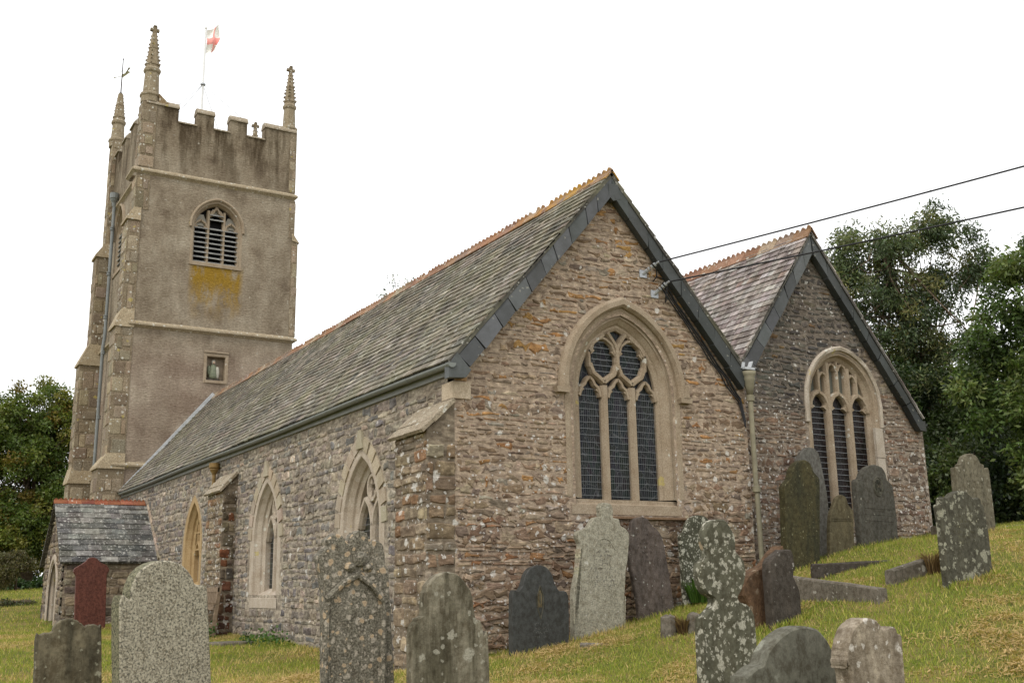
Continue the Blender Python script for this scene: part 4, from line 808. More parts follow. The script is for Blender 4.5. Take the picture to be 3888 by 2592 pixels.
# belfry windows
def belfry(fr,A,lab,simple=False):
    c,a,z0,zs,h=A; w=bpy.data.objects.new('belfry_window',None); COL.objects.link(w); w.parent=church; w['label']=lab
    P=arch(*A); mb=MB()
    sweep(mb,P,[(-.06,-.34),(-.06,-.16),(0,-.05),(.02,.006),(.10,.006),(.11,-.02)],fr); hp=arch(c,a,zs-.05,zs,h); sweep(mb,hp,[(.07,.0),(.07,.05),(.11,.09),(.16,.07),(.17,0)],fr,caps=True)
    mb.prism([(c-a-.12,z0-.12),(c+a+.12,z0-.12),(c+a+.1,z0+.01),(c-a-.1,z0+.01)],fr,-.3,.04); mb.build('frame',M['window_granite'],w)
    mb=MB(); n0,n1=-.32,-.12
    ms=(c-.27,c+.27)
    for m in ms: bar(mb,[(m,z0),(m,zs+h*.72)],.055,n0,n1,fr)
    for k,cc in enumerate((c-.52,c,c+.52)):
        base=zs+(.0 if k!=1 else .46)
        for sg in (-1,1): bar(mb,[(cc+sg*.23,base),(cc+sg*.16,base+.18),(cc,base+.30)],.04,n0,n1-.006,fr); mb.prism([(cc+sg*.22,base-.02),(cc+sg*.08,base+.06),(cc+sg*.2,base+.12)],fr,n0,n1-.03)
    bar(mb,[(c-.27,zs+.42),(c-.1,zs+.62),(c,zs+.84)],.035,n0,n1-.008,fr); bar(mb,[(c+.27,zs+.42),(c+.1,zs+.62),(c,zs+.84)],.035,n0,n1-.008,fr)
    mb.build('tracery',M['window_granite'],w)
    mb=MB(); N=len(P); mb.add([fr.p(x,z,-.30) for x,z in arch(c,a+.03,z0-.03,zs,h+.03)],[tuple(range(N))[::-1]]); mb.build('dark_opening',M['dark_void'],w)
    mb=MB(); up=V((0,0,1))
    for k,cc in enumerate((c-.52,c,c+.52)):
        z=z0+.06; top=zs+.10 if k!=1 else zs+.56; i=0
        while z<top:
            if not(k==1 and zs+.15<z<zs+.30):
                mb.obox(fr.p(cc,z+.02,-.17),fr.es*.235,fr.en*.085-up*.045,up*.012+fr.en*.004,vary((.5,.5,.5)))
            z+=.172; i+=1
    mb.build('louvres',M['louvre_slate'],w)
    mb=MB()
    for k,cc in enumerate((c-.52,c+.52)):
        for j in range(2): mb.prism([(cc-.2,zs+.10+j*.10),(cc+.2,zs+.10+j*.10),(cc+.2,zs+.19+j*.10),(cc-.2,zs+.19+j*.10)],fr,-.27,-.22)
        mb.prism([(cc-.2,zs+.30),(cc+.2,zs+.30),(cc+.1,zs+.52),(cc-.1,zs+.52)],fr,-.29,-.25)
    mb.prism([(c-.2,zs+.56),(c+.2,zs+.56),(c+.12,zs+.78),(c-.12,zs+.78)],fr,-.29,-.25)
    mb.build('boarding',M['louvre_board'],w)
belfry(TE,BW,'louvred belfry window above the ochre lichen stain'); belfry(TS,SBW,'louvred belfry window on the narrow side of the tower')
# niche with a figure
mb=MB(); sweep(mb,[NI[0],NI[3],NI[2],NI[1]],[(0,-.25),(0,.0),(.02,.012),(.10,.012),(.11,-.02)],TE,closed=True); mb.box((2.16,T0-.05,6.76),(2.87,T0,6.85)); mb.box((2.10,T0-.05,7.78),(2.92,T0-.001,7.83)); mb.build('niche',M['window_granite'],tower)
mb=MB(); mb.add([TE.p(a,b,-.24) for a,b in NI],[(0,1,2,3)]); mb.build('niche_back',M['painted_glass'],tower)
# drainpipe on the side of the tower
mb=MB(); mb.tube([(-.38,26.12,13.9),(-.38,26.12,8.9),(-.42,26.12,8.5),(-.42,26.12,-.7)],.058,10)
for z in (12.9,11.2,9.6,8.3,6.0,4.2): lathe(mb,(-.40,26.12,z),[(.062,-.06),(.08,-.055),(.08,-.02),(.066,-.01),(.066,.02),(.08,.03),(.08,.06),(.062,.06)],12)
dpt=mb.build('drainpipe',M['iron_pipe_grey'],church); mb=MB(); lathe(mb,(-.40,26.12,13.9),[(.06,-.15),(.08,0),(.13,.10),(.13,.14),(.16,.16),(.16,.36),(.12,.36)],12); mb.build('hopper',M['iron_pipe_grey'],dpt)

# ------------------------------------------------------------------ porch
porch=thing('church_porch','small stone porch with a slated roof and red ridge at the foot of the tower','porch',(-1.4,18.55,gz(-1.4,18.55)))
def pp(mb,name,mat,smooth=False,par=None):
    o=mb.build(name,mat,par or porch,smooth)
    if not par: o.location=-V(porch.location)
    return o
PV0,PV1,PVR=16.78,20.3,18.55; PU=-2.5
mb=MB(); mb.tint=(.30,.26,.21); fr=Fr((0,PV0,0),(1,0,0),(0,-1,0)); fg=Fr((PU,0,0),(0,-1,0),(-1,0,0))
mb.box((PU,PV0,-1.6),(-.2,PV0+.35,.86))
def palp(s,z): return pick([(3,(.25,.22,.17)),(2,(.19,.17,.15)),(1.5,(.34,.29,.21)),(1,(.14,.115,.10)),(1,(.40,.36,.27))])
masonry(mb,fr,PU,-.2,-1.1,.84,lambda s,z: PU<s<-.2 and z<.86,(.10,.24),(.2,.5),.02,.03,palp,wave=.01,jit=.3,rnd=.15)
dh=arch(-18.55,.62,-1.5,.1,.75); outg=[(-PV1,-1.6),(-PV0,-1.6),(-PV0,.86),(-PVR,2.5),(-PV1,.86)]
holed(mb,outg,[[(a,b) for a,b in dh]],fg); 
masonry(mb,fg,-PV1,-PV0,-1.1,2.4,lambda s,z: inpoly(s,z,outg) and not inpoly(s,z,arch(-18.55,.85,-1.6,.1,1.0)),(.10,.22),(.2,.45),.02,.03,palp,wave=.01,jit=.3,rnd=.15)
mb.box((PU+.3,PV0+.35,-1.6),(-.2,PV1,.84)); pp(mb,'wall',M['coursed_south'])
mb=MB(); sweep(mb,dh,[(-.02,-.3),(-.02,-.1),(.08,0),(.10,.03),(.22,.03),(.23,-.01)],fg); pp(mb,'door_frame',M['limestone_dressing'])
mb=MB(); N=len(dh); mb.add([fg.p(a,b,-.25) for a,b in arch(-18.55,.64,-1.5,.1,.78)],[tuple(range(N))[::-1]]); pp(mb,'doorway',M['dark_void'])
def palpr(a,t): return pick([(3,(.13,.125,.12)),(2,(.18,.175,.165)),(1.5,(.09,.09,.09)),(1.2,(.27,.265,.245)),(.8,(.15,.15,.155))])
_c=church; o=roof('roof','',(PU-.12,PV0-.12,.82),(-.2,PV0-.12,.82),(PU-.12,PVR,2.5),(-.2,PVR,2.5),M['slate_porch'],palpr,.225,(.30,.42)); del o['label']; o.parent=porch; o.location=-V(porch.location)
o2=roof('roof','',(-.2,PV1+.12,.82),(PU-.12,PV1+.12,.82),(-.2,PVR,2.5),(PU-.12,PVR,2.5),M['slate_porch'],palpr,.225,(.30,.42)); del o2['label']; o2.parent=porch; o2.location=-V(porch.location)
ridge('ridge_tiles',(PU-.14,PVR,2.52),(-.2,PVR,2.52),(0,-1.77,-1.68),(0,1.77,-1.68),o,M['terracotta_ridge'],tl=.34,bump=.05,per=.13,wid=.14,pal=lambda:pick([(3,(.27,.085,.05)),(2,(.32,.12,.07)),(1,(.22,.07,.05))]))
mb=MB(); a=V((-.215,PV0-.14,.90)); b=V((-.215,PVR,2.62)); d=b-a; nn=V((0,-d.z,d.y)).normalized(); 
for k in range(9): q0=a.lerp(b,k/9); q1=a.lerp(b,(k+1)/9-.01); mb.obox((q0+q1)/2+nn*.02,(q1-q0)/2,(.03,0,0),nn*random.uniform(.03,.045),vary((.5,.48,.46),.3))
pp(mb,'flashing',M['limestone_dressing'])
# ------------------------------------------------------------------ gravestones
# base point, turn, outline (along the face, up) measured for every stone
STONES={
'granite':((-4.574,-3.375,-0.774),14,[(-0.385,0.032),(-0.489,0.778),(-0.403,0.809),(-0.404,0.861),(-0.391,0.927),(-0.357,1.004),(-0.307,1.058),(-0.248,1.092),(-0.176,1.112),(-0.102,1.117),(-0.026,1.103),(0.033,1.077),(0.093,1.025),(0.135,0.967),(0.158,0.923),(0.253,0.903),(0.28,0.815),(0.41,-0.035)]),
'twin':((-5.101,-1.835,-0.863),0,[(-0.285,0.019),(-0.326,0.541),(-0.295,0.591),(-0.255,0.61),(-0.196,0.614),(-0.185,0.659),(-0.155,0.698),(-0.115,0.719),(-0.049,0.729),(0.013,0.71),(0.058,0.676),(0.08,0.655),(0.114,0.668),(0.163,0.673),(0.212,0.646),(0.235,0.607),(0.294,-0.02)]),
'red':((-2.144,14.655,-0.629),0,[(-0.343,0.011),(-0.391,0.988),(-0.409,1.104),(-0.455,1.185),(-0.434,1.267),(-0.31,1.347),(-0.203,1.424),(-0.141,1.499),(-0.052,1.522),(0.041,1.492),(0.139,1.4),(0.281,1.328),(0.346,1.219),(0.306,1.121),(0.298,0.98),(0.348,-0.011)]),
'lichen':((-3.129,-3.847,-0.925),0,[(-0.30,0.023),(-0.33,0.751),(-0.355,1.09),(-0.40,1.27),(-0.375,1.32),(-0.33,1.372),(-0.346,1.414),(-0.302,1.449),(-0.25,1.474),(-0.196,1.457),(-0.126,1.383),(-0.109,1.45),(-0.082,1.487),(-0.036,1.502),(0.026,1.487),(0.058,1.433),(0.137,1.421),(0.188,1.374),(0.211,1.21),(0.246,1.175),(0.239,1.111),(0.267,0.801),(0.338,-0.024)]),
'pointed':((-2.531,-4.327,-0.925),0,[(-0.364,0.026),(-0.365,0.624),(-0.32,0.741),(-0.305,0.77),(-0.259,0.79),(-0.241,0.968),(-0.19,1.065),(-0.112,1.12),(-0.022,1.142),(0.058,1.122),(0.138,1.055),(0.203,0.96),(0.24,0.758),(0.295,0.725),(0.318,0.609),(0.362,0.596),(0.38,-0.027)]),
'slate':((0.46,-1.0,-0.614),0,[(-0.407,-0.11),(-0.389,0.599),(-0.302,0.632),(-0.243,0.697),(-0.201,0.818),(-0.133,0.905),(-0.009,0.949),(0.103,0.928),(0.188,0.849),(0.235,0.721),(0.3,0.628),(0.437,0.563),(0.422,0.114)]),
'pale':((1.521,-0.75,-0.535),0,[(-0.385,0.019),(-0.357,0.469),(-0.279,0.786),(-0.214,1.12),(-0.257,1.239),(-0.233,1.315),(-0.069,1.372),(0.031,1.495),(0.142,1.512),(0.139,1.641),(0.186,1.705),(0.317,1.69),(0.356,1.624),(0.35,1.507),(0.447,1.48),(0.472,1.397),(0.554,1.353),(0.607,1.269),(0.565,1.001),(0.492,0.67),(0.396,-0.02)]),
'purple':((2.795,-0.42,-0.387),0,[(-0.325,-0.052),(-0.35,0.184),(-0.404,0.523),(-0.459,0.864),(-0.421,0.937),(-0.494,1.157),(-0.479,1.219),(-0.398,1.197),(-0.369,1.32),(-0.286,1.384),(-0.181,1.403),(-0.078,1.372),(0.007,1.272),(0.08,1.233),(0.164,1.121),(0.199,0.957),(0.27,0.399),(0.333,0.053)]),
'spotted':((3.637,-0.32,-0.173),0,[(-0.262,0.006),(-0.276,0.534),(-0.288,0.915),(-0.214,0.983),(-0.166,1.09),(-0.08,1.183),(0.067,1.234),(0.211,1.212),(0.303,1.14),(0.332,1.018),(0.267,-0.006)]),
'cross':((-0.902,-5.933,-0.838),0,[(-0.281,0.019),(-0.269,0.597),(-0.238,0.672),(-0.138,0.745),(-0.125,0.809),(-0.199,0.848),(-0.245,0.913),(-0.26,1.015),(-0.237,1.079),(-0.17,1.124),(-0.165,1.183),(-0.186,1.248),(-0.171,1.34),(-0.123,1.399),(-0.05,1.427),(0.038,1.422),(0.096,1.356),(0.135,1.29),(0.134,1.177),(0.167,1.141),(0.213,1.101),(0.23,1.011),(0.207,0.933),(0.171,0.868),(0.13,0.816),(0.145,0.775),(0.232,0.747),(0.288,0.67),(0.299,0.488),(0.291,-0.02)]),
'brown':((1.977,-3.438,-0.532),8,[(-0.234,0.01),(-0.307,0.28),(-0.405,0.443),(-0.435,0.569),(-0.344,0.677),(-0.184,0.748),(0.0,0.803),(0.233,0.972),(0.357,0.973),(0.24,-0.01)]),
'stub':((2.02,-3.648,-0.517),0,[(-0.184,0.007),(-0.204,0.443),(-0.195,0.803),(-0.098,0.885),(0.024,0.953),(0.141,0.953),(0.185,0.875),(0.186,0.765),(0.164,0.655),(0.237,0.507),(0.247,0.234),(0.187,-0.007)]),
'green':((5.334,-0.75,0.269),0,[(-0.342,0.002),(-0.281,0.941),(-0.281,1.212),(-0.143,1.336),(-0.086,1.478),(0.025,1.591),(0.182,1.644),(0.303,1.598),(0.372,1.471),(0.478,1.371),(0.485,1.242),(0.35,-0.002)]),
'greytall':((6.358,0.06,0.986),0,[(-0.369,-0.019),(-0.27,0.575),(-0.065,1.076),(0.025,1.191),(0.169,1.274),(0.325,1.268),(0.423,1.197),(0.47,0.988),(0.538,0.49),(0.521,0.076),(0.378,0.019)]),
'small':((6.422,-0.55,0.53),0,[(-0.272,-0.045),(-0.236,0.199),(-0.174,0.564),(-0.08,0.723),(-0.01,0.831),(0.104,0.892),(0.214,0.85),(0.257,0.731),(0.343,0.654),(0.352,0.574),(0.277,0.046)]),
'medal':((7.515,-0.4,0.645),0,[(-0.433,-0.022),(-0.445,0.366),(-0.44,1.012),(-0.329,1.077),(-0.258,1.19),(-0.133,1.278),(0.043,1.322),(0.222,1.279),(0.296,1.184),(0.321,1.072),(0.401,1.019),(0.45,0.923),(0.467,0.463),(0.444,0.023)]),
'R1':((4.207,-4.444,-0.013),0,[(-0.394,-0.036),(-0.407,0.365),(-0.403,0.736),(-0.422,0.92),(-0.372,0.951),(-0.358,1.01),(-0.317,1.026),(-0.27,1.014),(-0.248,0.992),(-0.173,1.065),(-0.046,1.107),(0.093,1.099),(0.175,1.052),(0.213,1.015),(0.275,1.039),(0.334,1.024),(0.356,0.954),(0.388,0.929),(0.424,0.62),(0.408,0.038)]),
'R2':((8.115,-1.85,0.739),0,[(-0.398,-0.008),(-0.416,0.494),(-0.45,0.678),(-0.437,1.018),(-0.401,1.046),(-0.334,1.045),(-0.313,1.092),(-0.261,1.115),(-0.184,1.219),(-0.024,1.278),(0.133,1.242),(0.214,1.129),(0.288,1.109),(0.298,1.057),(0.386,1.07),(0.41,0.992),(0.41,0.722),(0.412,0.29),(0.408,0.008)]),
'br':((-1.765,-7.474,-0.749),0,[(-0.484,0.037),(-0.434,0.222),(-0.406,0.288),(-0.309,0.341),(-0.266,0.35),(-0.218,0.424),(-0.126,0.5),(-0.006,0.553),(0.112,0.567),(0.228,0.543),(0.31,0.473),(0.361,0.391),(0.4,0.335),(0.483,0.264),(0.522,-0.039)]),
'brp':((-1.574,-7.957,-0.717),0,[(-0.214,0.016),(-0.23,0.266),(-0.259,0.314),(-0.265,0.36),(-0.252,0.40),(-0.235,0.453),(-0.182,0.536),(-0.105,0.582),(-0.031,0.591),(0.039,0.572),(0.079,0.523),(0.097,0.529),(0.153,0.537),(0.2,0.523),(0.209,0.492),(0.245,0.481),(0.24,0.366),(0.221,-0.017)]),
}
def smooth_outline(P,k=4):
    out=[]; n=len(P)
    for i in range(n-1):
        p0=P[max(i-1,0)]; p1=P[i]; p2=P[i+1]; p3=P[min(i+2,n-1)]
        for j in range(k):
            t=j/k; f=lambda a:.5*((2*p1[a])+(-p0[a]+p2[a])*t+(2*p0[a]-5*p1[a]+4*p2[a]-p3[a])*t*t+(-p0[a]+3*p1[a]-3*p2[a]+p3[a])*t**3)
            q=(f(0),f(1)); l=((1-t)*p1[0]+t*p2[0],(1-t)*p1[1]+t*p2[1]); out.append((.6*q[0]+.4*l[0],.6*q[1]+.4*l[1]))
    out.append(P[-1]); return out
def ellipsoid(mb,c,r,tint=None,n=10,m=7,jit=0,fr=None):
    rings=[]
    for i in range(1,m):
        a=math.pi*i/m; rings.append([V((c[0]+r[0]*math.sin(a)*math.cos(2*math.pi*k/n)*(1+random.uniform(-jit,jit)),c[1]+r[1]*math.sin(a)*math.sin(2*math.pi*k/n)*(1+random.uniform(-jit,jit)),c[2]-r[2]*math.cos(a)*(1+random.uniform(-jit,jit)))) for k in range(n)])
    mb.ring_loft(rings,tint)
LF=Fr((0,0,0),(1,0,0),(0,-1,0))
def letters(mb,y0,y1,lines,half,cx=0,t=(.33,.33,.33),n=.003,fill=.8,skip=.0):
    """weathered incised lines, worn past reading"""
    for i in range(lines):
        y=y1-(y1-y0)*(i+.5)/lines; h=min(.028,(y1-y0)/lines*.5); hw=half*random.uniform(.55,1); x=cx-hw
        while x<cx+hw:
            wl=random.uniform(.008,.018)
            if random.random()<fill:
                k=random.random()
                if k<.5: mb.prism([(x,y-h/2),(x+.006,y-h/2),(x+.006,y+h/2),(x,y+h/2)],LF,.0,n,t)
                if k>.3: yy=y+random.choice((-.5,0,.4))*h; mb.prism([(x,yy),(x+wl,yy),(x+wl,yy+.006),(x,yy+.006)],LF,.0,n,t)
            x+=wl+.008+(.02 if random.random()<.18 else 0)
def grave(key,mat,label,t=.10,lean=0,group=None,extra=None,rough=0,name='gravestone',bev=.010,cat='gravestone',side=(.5,.5,.5)):
    (bx,by,bz),phi,P=STONES[key]; g0=gz(bx,by); dz=g0-bz
    P=[(a,b-dz) for a,b in P]; a,b=P[0],P[1]
    P[0]=(P[0][0]+(P[0][0]-P[1][0])*.1,-.28); P[-1]=(P[-1][0]+(P[-1][0]-P[-2][0])*.1,-.28)
    Q=smooth_outline(P); 
    rough=min(rough,.004)
    if rough: Q=[(x+random.uniform(-rough,rough),y+random.uniform(-rough,rough)) for x,y in Q]
    n=len(Q); ins=[]
    for i in range(n):
        p,q=Q[max(i-2,0)],Q[min(i+2,n-1)]; d=(q[0]-p[0],q[1]-p[1]); L=math.hypot(*d) or 1; ins.append((Q[i][0]+d[1]/L*bev,Q[i][1]-d[0]/L*bev))
    mb=MB(); mb.tint=(.5,.5,.5)
    rings=[[V((x,t,y)) for x,y in ins],[V((x,t-bev,y)) for x,y in Q],[V((x,bev,y)) for x,y in Q],[V((x,0,y)) for x,y in ins]]
    mb.ring_loft(rings[:2],cap=False); mb.ring_loft(rings[1:3],side,cap=False); mb.ring_loft(rings[2:],cap=False); n_=len(Q); mb.add(rings[0],[tuple(range(n_))[::-1]]); mb.add(rings[3],[tuple(range(n_))])
    if extra: extra(mb)
    o=mb.build(name,M[mat],None); o.location=(bx,by,g0); o.rotation_euler=(R(lean),0,R(phi)); tag(o,label,cat,group or 'gravestones in the churchyard'); return o
def ex_red(mb):
    letters(mb,.18,.62,7,.24,t=(.40,.42,.42)); letters(mb,.66,1.0,4,.24,t=(.36,.36,.36)); letters(mb,1.02,1.22,2,.14,t=(.36,.36,.36))
    for sg in (-1,1): mb.prism([(sg*.30,.15),(sg*.31,.15),(sg*.29,1.12),(sg*.28,1.12)],LF,0,.004,(.62,.6,.6))
grave('granite','speckled_granite','broad speckled granite headstone with high round head and square shoulders before the porch',t=.16,bev=.012,side=(.27,.28,.23))
grave('twin','mossy_stone','low mossy headstone with a round middle and two small side lobes, at the lower left',t=.09,rough=.004)
grave('red','red_sandstone','tall dark red headstone standing before the porch wall',t=.12,extra=ex_red)
def ex_lichen(mb):
    zt=1.24
    for sx,r,s in ((-.26,.075,-1),(.15,.07,1)): # scroll ends
        pts=[(sx+r*.9*math.cos(a)*(1-.25*k/9),.05,zt+.10+r*.9*math.sin(a)*(1-.25*k/9)) for k,a in enumerate([s*(-2.4+k*.52)+(math.pi if s>0 else 0) for k in range(10)])]
        mb.tube(pts,[.04-.0015*k for k in range(10)],8)
    ellipsoid(mb,(-.03,.04,1.43),(.085,.09,.08),jit=.08)
    ellipsoid(mb,(-.12,.03,1.36),(.06,.07,.05),jit=.08); ellipsoid(mb,(.04,.03,1.36),(.06,.07,.05),jit=.08)
    for a,b in (((-.33,1.10),(-.05,1.30)),((.20,1.06),(-.05,1.30))): mb.tube([(a[0],-.005,a[1]),((a[0]+b[0])/2,-.012,(a[1]+b[1])/2+.03),(b[0],-.005,b[1])],.03,8)
    for sg in (-1,1): mb.tube([(sg*.27-.06,-.0,-.2),(sg*.26-.07,-.004,1.05)],.028,8)
    letters(mb,.35,.95,7,.2,-.05,(.36,.35,.33),fill=.5)
lichen_o=grave('lichen','lichened_granite','ornate headstone crusted with tan lichen discs, scrolls and ball on top',t=.15,extra=ex_lichen,rough=.005)
grave('pointed','weathered_limestone','streaked limestone headstone with a pointed head and stepped shoulders beside the lichen crusted one',t=.11,rough=.004)
def ex_slate(mb):
    path=[(.01,.40),(-.035,.55),(-.035,.68),(.01,.80),(.055,.68),(.055,.55)]
    for i in range(6): a,b=path[i],path[(i+1)%6]; mb.tube([(a[0],-.002,a[1]),(b[0],-.002,b[1])],.008,5,(.75,.68,.5))
    mb.prism([(-.022,.54),(.036,.54),(.036,.69),(.008,.76),(-.022,.69)],LF,-.001,.004,(1.3,1.0,.55)); mb.prism([(-.004,.58),(.016,.58),(.016,.71),(-.004,.71)],LF,0,.008,(.8,.7,.5))
    letters(mb,.16,.36,4,.10,.02,(1.3,1.3,1.25),fill=.8); letters(mb,.22,.31,1,.18,.02,(.9,.9,.86),fill=.5)
grave('slate','dark_slate','smooth dark slate headstone with a round head, curved shoulders and a small carved lancet',t=.10,extra=ex_slate,bev=.006)
def ex_pale(mb):
    letters(mb,.62,1.12,9,.20,.12,(.30,.30,.33),fill=.9); letters(mb,1.15,1.22,1,.12,.16,(.4,.4,.42))
    mb.tube([(.43,-.002,.08),(.47,-.002,.5)],.007,5,(.62,.62,.6))
    for k in range(16):
        z=.2+k*.06; mb.obox((-.375+z*.15,.05,z),(.025,0,0),(0,.05,0),(0,0,.028),vary((.66,.64,.58),.15))
    mb.tube([(-.02,-.001,1.12),(.08,-.001,1.24),(.17,-.001,1.27),(.26,-.001,1.24),(.36,-.001,1.10)],.007,6)
grave('pale','pale_granite','pale grey headstone with a stepped broken top, leaning right, under the big window',t=.11,extra=ex_pale,lean=-2,rough=.004)
grave('purple','purple_slate','dark purplish slate headstone leaning left beside the pale stepped one',t=.07,lean=-2,extra=lambda mb: letters(mb,.75,1.18,7,.16,-.15,(.30,.3,.3),fill=.8))
grave('spotted','spotted_slate','round headed slate headstone peppered with pale lichen, behind a grass tuft',t=.08)
grave('cross','cross_lichen','lobed cross shaped headstone covered in pale lichen, in the right foreground',t=.10,bev=.012)
grave('brown','brown_rock','rough broken brown stone beside the dark stump',t=.16,rough=.004,bev=.014)
grave('stub','dark_stump','short dark broken headstone next to the rough brown stone',t=.13,rough=.004,bev=.012)
grave('green','green_slate','tall dark mossy green headstone by the valley downpipe',t=.13,lean=1)
grave('greytall','grey_slate','plain grey headstone leaning on the wall behind the mossy green one',t=.08,lean=-1)
grave('small','olive_slate','small olive headstone below the second gable window',t=.08,extra=lambda mb:[mb.prism([(-.17,.56),(.31,.56),(.31,.575),(-.17,.575)],LF,0,.006,(.4,.4,.4)),mb.prism([(-.17,.53),(.31,.53),(.31,.54),(-.17,.54)],LF,0,.006,(.4,.4,.4))])
def ex_medal(mb):
    c=(.07,.98)
    for r in (.125,.10): pts=[(c[0]+r*.9*math.cos(a*.3491),-.004,c[1]+r*1.25*math.sin(a*.3491)) for a in range(19)]; mb.tube(pts,.009,5,(.6,.6,.56),cap=False)
    for k in range(9):
        a=k*.7; mb.obox((c[0]+.06*math.cos(a),-.003,c[1]+.085*math.sin(a)),(.026,0,0),(0,.008,0),(0,0,.026),vary((.36,.36,.33),.3)); 
    mb.obox((c[0],-.004,c[1]),(.02,0,0),(0,.01,0),(0,0,.02),(.65,.62,.55))
    for k in range(3): mb.tube([(-.30,-.002,.62-.1*k),(.36,-.002,.60-.1*k)],.003,4,(.42,.42,.4))
grave('medal','medallion_slate','round shouldered grey headstone with a carved flower medallion, right of the second window',t=.12,extra=ex_medal)
grave('R1','mottled_stone','mottled headstone with black and pale blotches, nearest of the two at the right edge',t=.10,extra=lambda mb:letters(mb,.42,.78,6,.27,0,(.75,.74,.66),fill=.7),rough=.004)
grave('R2','tall_weathered','taller weathered headstone just behind the mottled one',t=.10,extra=lambda mb:letters(mb,.6,.95,4,.25,0,(.36,.36,.34),fill=.6))
grave('br','round_slate','broad grey headstone with a plain round head at the bottom edge, beside the lobed cross',t=.14,bev=.014)
def ex_brp(mb):
    ellipsoid(mb,(-.09,.0,.36),(.075,.045,.17),(.58,.56,.52),jit=.06); ellipsoid(mb,(-.06,-.01,.18),(.09,.05,.20),(.5,.47,.42),jit=.08)
    ellipsoid(mb,(.14,.0,.42),(.045,.04,.10),(.6,.58,.55),jit=.1); ellipsoid(mb,(.08,-.01,.30),(.04,.04,.09),(.72,.72,.72),jit=.1); ellipsoid(mb,(-.285,.05,.36),(.055,.06,.045),(.7,.7,.7),jit=.1); ellipsoid(mb,(-.27,.05,.27),(.05,.06,.06),(.6,.6,.6),jit=.1)
    ellipsoid(mb,(.11,-.02,.12),(.07,.05,.12),(.66,.66,.66),jit=.1)
    mb.tube([(.02,-.004,.56),(.055,-.02,.42),(.03,-.02,.3),(.07,-.02,.1)],.022,7,(.45,.42,.38)); mb.tube([(-.2,-.004,.42),(-.22,-.02,.25),(-.16,-.02,.05)],.02,7,(.45,.42,.38))
grave('brp','carved_sandstone','worn tan headstone with lumpy carved figures and a double head, bottom right',t=.13,extra=ex_brp,rough=.003,bev=.012)
# kerbs and stumps
def kerb(a,b,h,w,label,mat='kerb_stone',name='grave_kerb',sink=.12):
    a,b=V(a),V(b); c=(a+b)/2; d=b-a; L=d.length; mb=MB(); mb.tint=(.5,.5,.5); n=max(2,int(L/.25)); sec=[(-w/2,-sink-h),(w/2,-sink-h),(w/2,-.02),(w/2-.015,0),(-w/2+.015,0),(-w/2,-.02)]
    e=d.normalized(); s=V((-e.y,e.x,0)).normalized()
    mb.ring_loft([[a-c+d*(i/n)+s*(x+random.uniform(-.004,.004))+V((0,0,z+random.uniform(-.005,.004))) for x,z in sec] for i in range(n+1)])
    o=mb.build(name,M[mat]); o.location=c; tag(o,label,'grave kerb','kerbs and stumps around the graves'); return o
kerb((3.10,-2.55,.17),(2.98,-4.19,-.0),.2,.14,'long low stone kerb with pale lichen spots, running towards the viewer before the mossy headstone')
kerb((3.69,-3.71,.20),(4.42,-3.66,.34),.22,.12,'short tilted kerb block ending in a dry grass tuft')
kerb((4.1,-2.1,.31),(5.9,-2.4,.37),.1,.05,'thin dark kerb line in the grass below the small olive headstone','dark_stump')
kerb((.75,-1.45,-.60),(1.40,-2.08,-.61),.12,.10,'thin pale kerb lying in the grass under the pale stepped headstone')
kerb((10.2,-.2,.93),(12.6,-1.6,1.18),.16,.14,'low stone edging at the foot of the right hand trees')
def stump(x,y,h,r,label):
    z=gz(x,y); mb=MB(); mb.tint=(.5,.5,.5); mb.ring_loft([[V((r*k*math.cos(a*.628)*(1+random.uniform(-.08,.08)),r*.8*k*math.sin(a*.628),zz+random.uniform(-.012,.012))) for a in range(10)] for k,zz in ((1.05,-.2),(1.0,.05),(.97,h*.6),(.9,h*.9),(.6,h),(.2,h+.005))])
    o=mb.build('stone_stump',M['kerb_stone']); o.location=(x,y,z); tag(o,label,'stone stump','kerbs and stumps around the graves')
stump(1.46,-2.28,.24,.11,'squat broken stone stump left of its twin in the grass'); stump(1.66,-2.50,.22,.09,'smaller stone stump partly behind the lobed cross')
o=kerb((9.55,.1,1.0),(9.95,-.05,1.02),.2,.2,'loose square stone block at the foot of the second gable corner')
mb=MB(); mb.tint=(.5,.5,.5); mb.ring_loft([[V((.45*k*math.cos(a*.785+.4)*1.1,.35*k*math.sin(a*.785+.4),z)) for a in range(8)] for k,z in ((1,-.05),(1,.03),(.95,.05))]); o=mb.build('stone_slab',M['kerb_stone']); o.location=(-1.05,7.2,gz(-1.05,7.2)); tag(o,'flat stone slab lying in the grass at the foot of the side wall','stone slab')
# bench
bx,by=-.88,10.42; bench=thing('bench','weathered slatted wooden bench in front of the middle buttress','bench',(bx,by,gz(bx,by)))
mb=MB(); 
for k in range(5): mb.box((-.22+k*.085,-.8,.42),(-.15+k*.085,.8,.445))
mb.build('seat',M['weathered_timber'],bench)
mb=MB(); 
mb.obox((.29,0,.93),(.02,0,.0),(0,.85,0),(0,0,.045)); mb.obox((.24,0,.56),(.02,0,0),(0,.82,0),(0,0,.03))
for k in range(15): mb.obox((.265,-.74+k*.106,.74),(.010,0,.0),(0,.024,0),(.022,0,.16))
mb.build('backrest',M['weathered_timber'],bench)
for sy in (-.82,.82):
    mb=MB(); mb.obox((.26,sy,.46),(.035,0,0),(0,.03,0),(.06,0,.52)); mb.build('leg',M['weathered_timber'],bench)
    mb=MB(); mb.obox((-.22,sy,.32),(.03,0,0),(0,.03,0),(0,0,.34)); mb.build('leg',M['weathered_timber'],bench)
    mb=MB(); mb.obox((.02,sy,.66),(.28,0,0),(0,.035,0),(0,0,.016)); mb.build('armrest',M['weathered_timber'],bench)
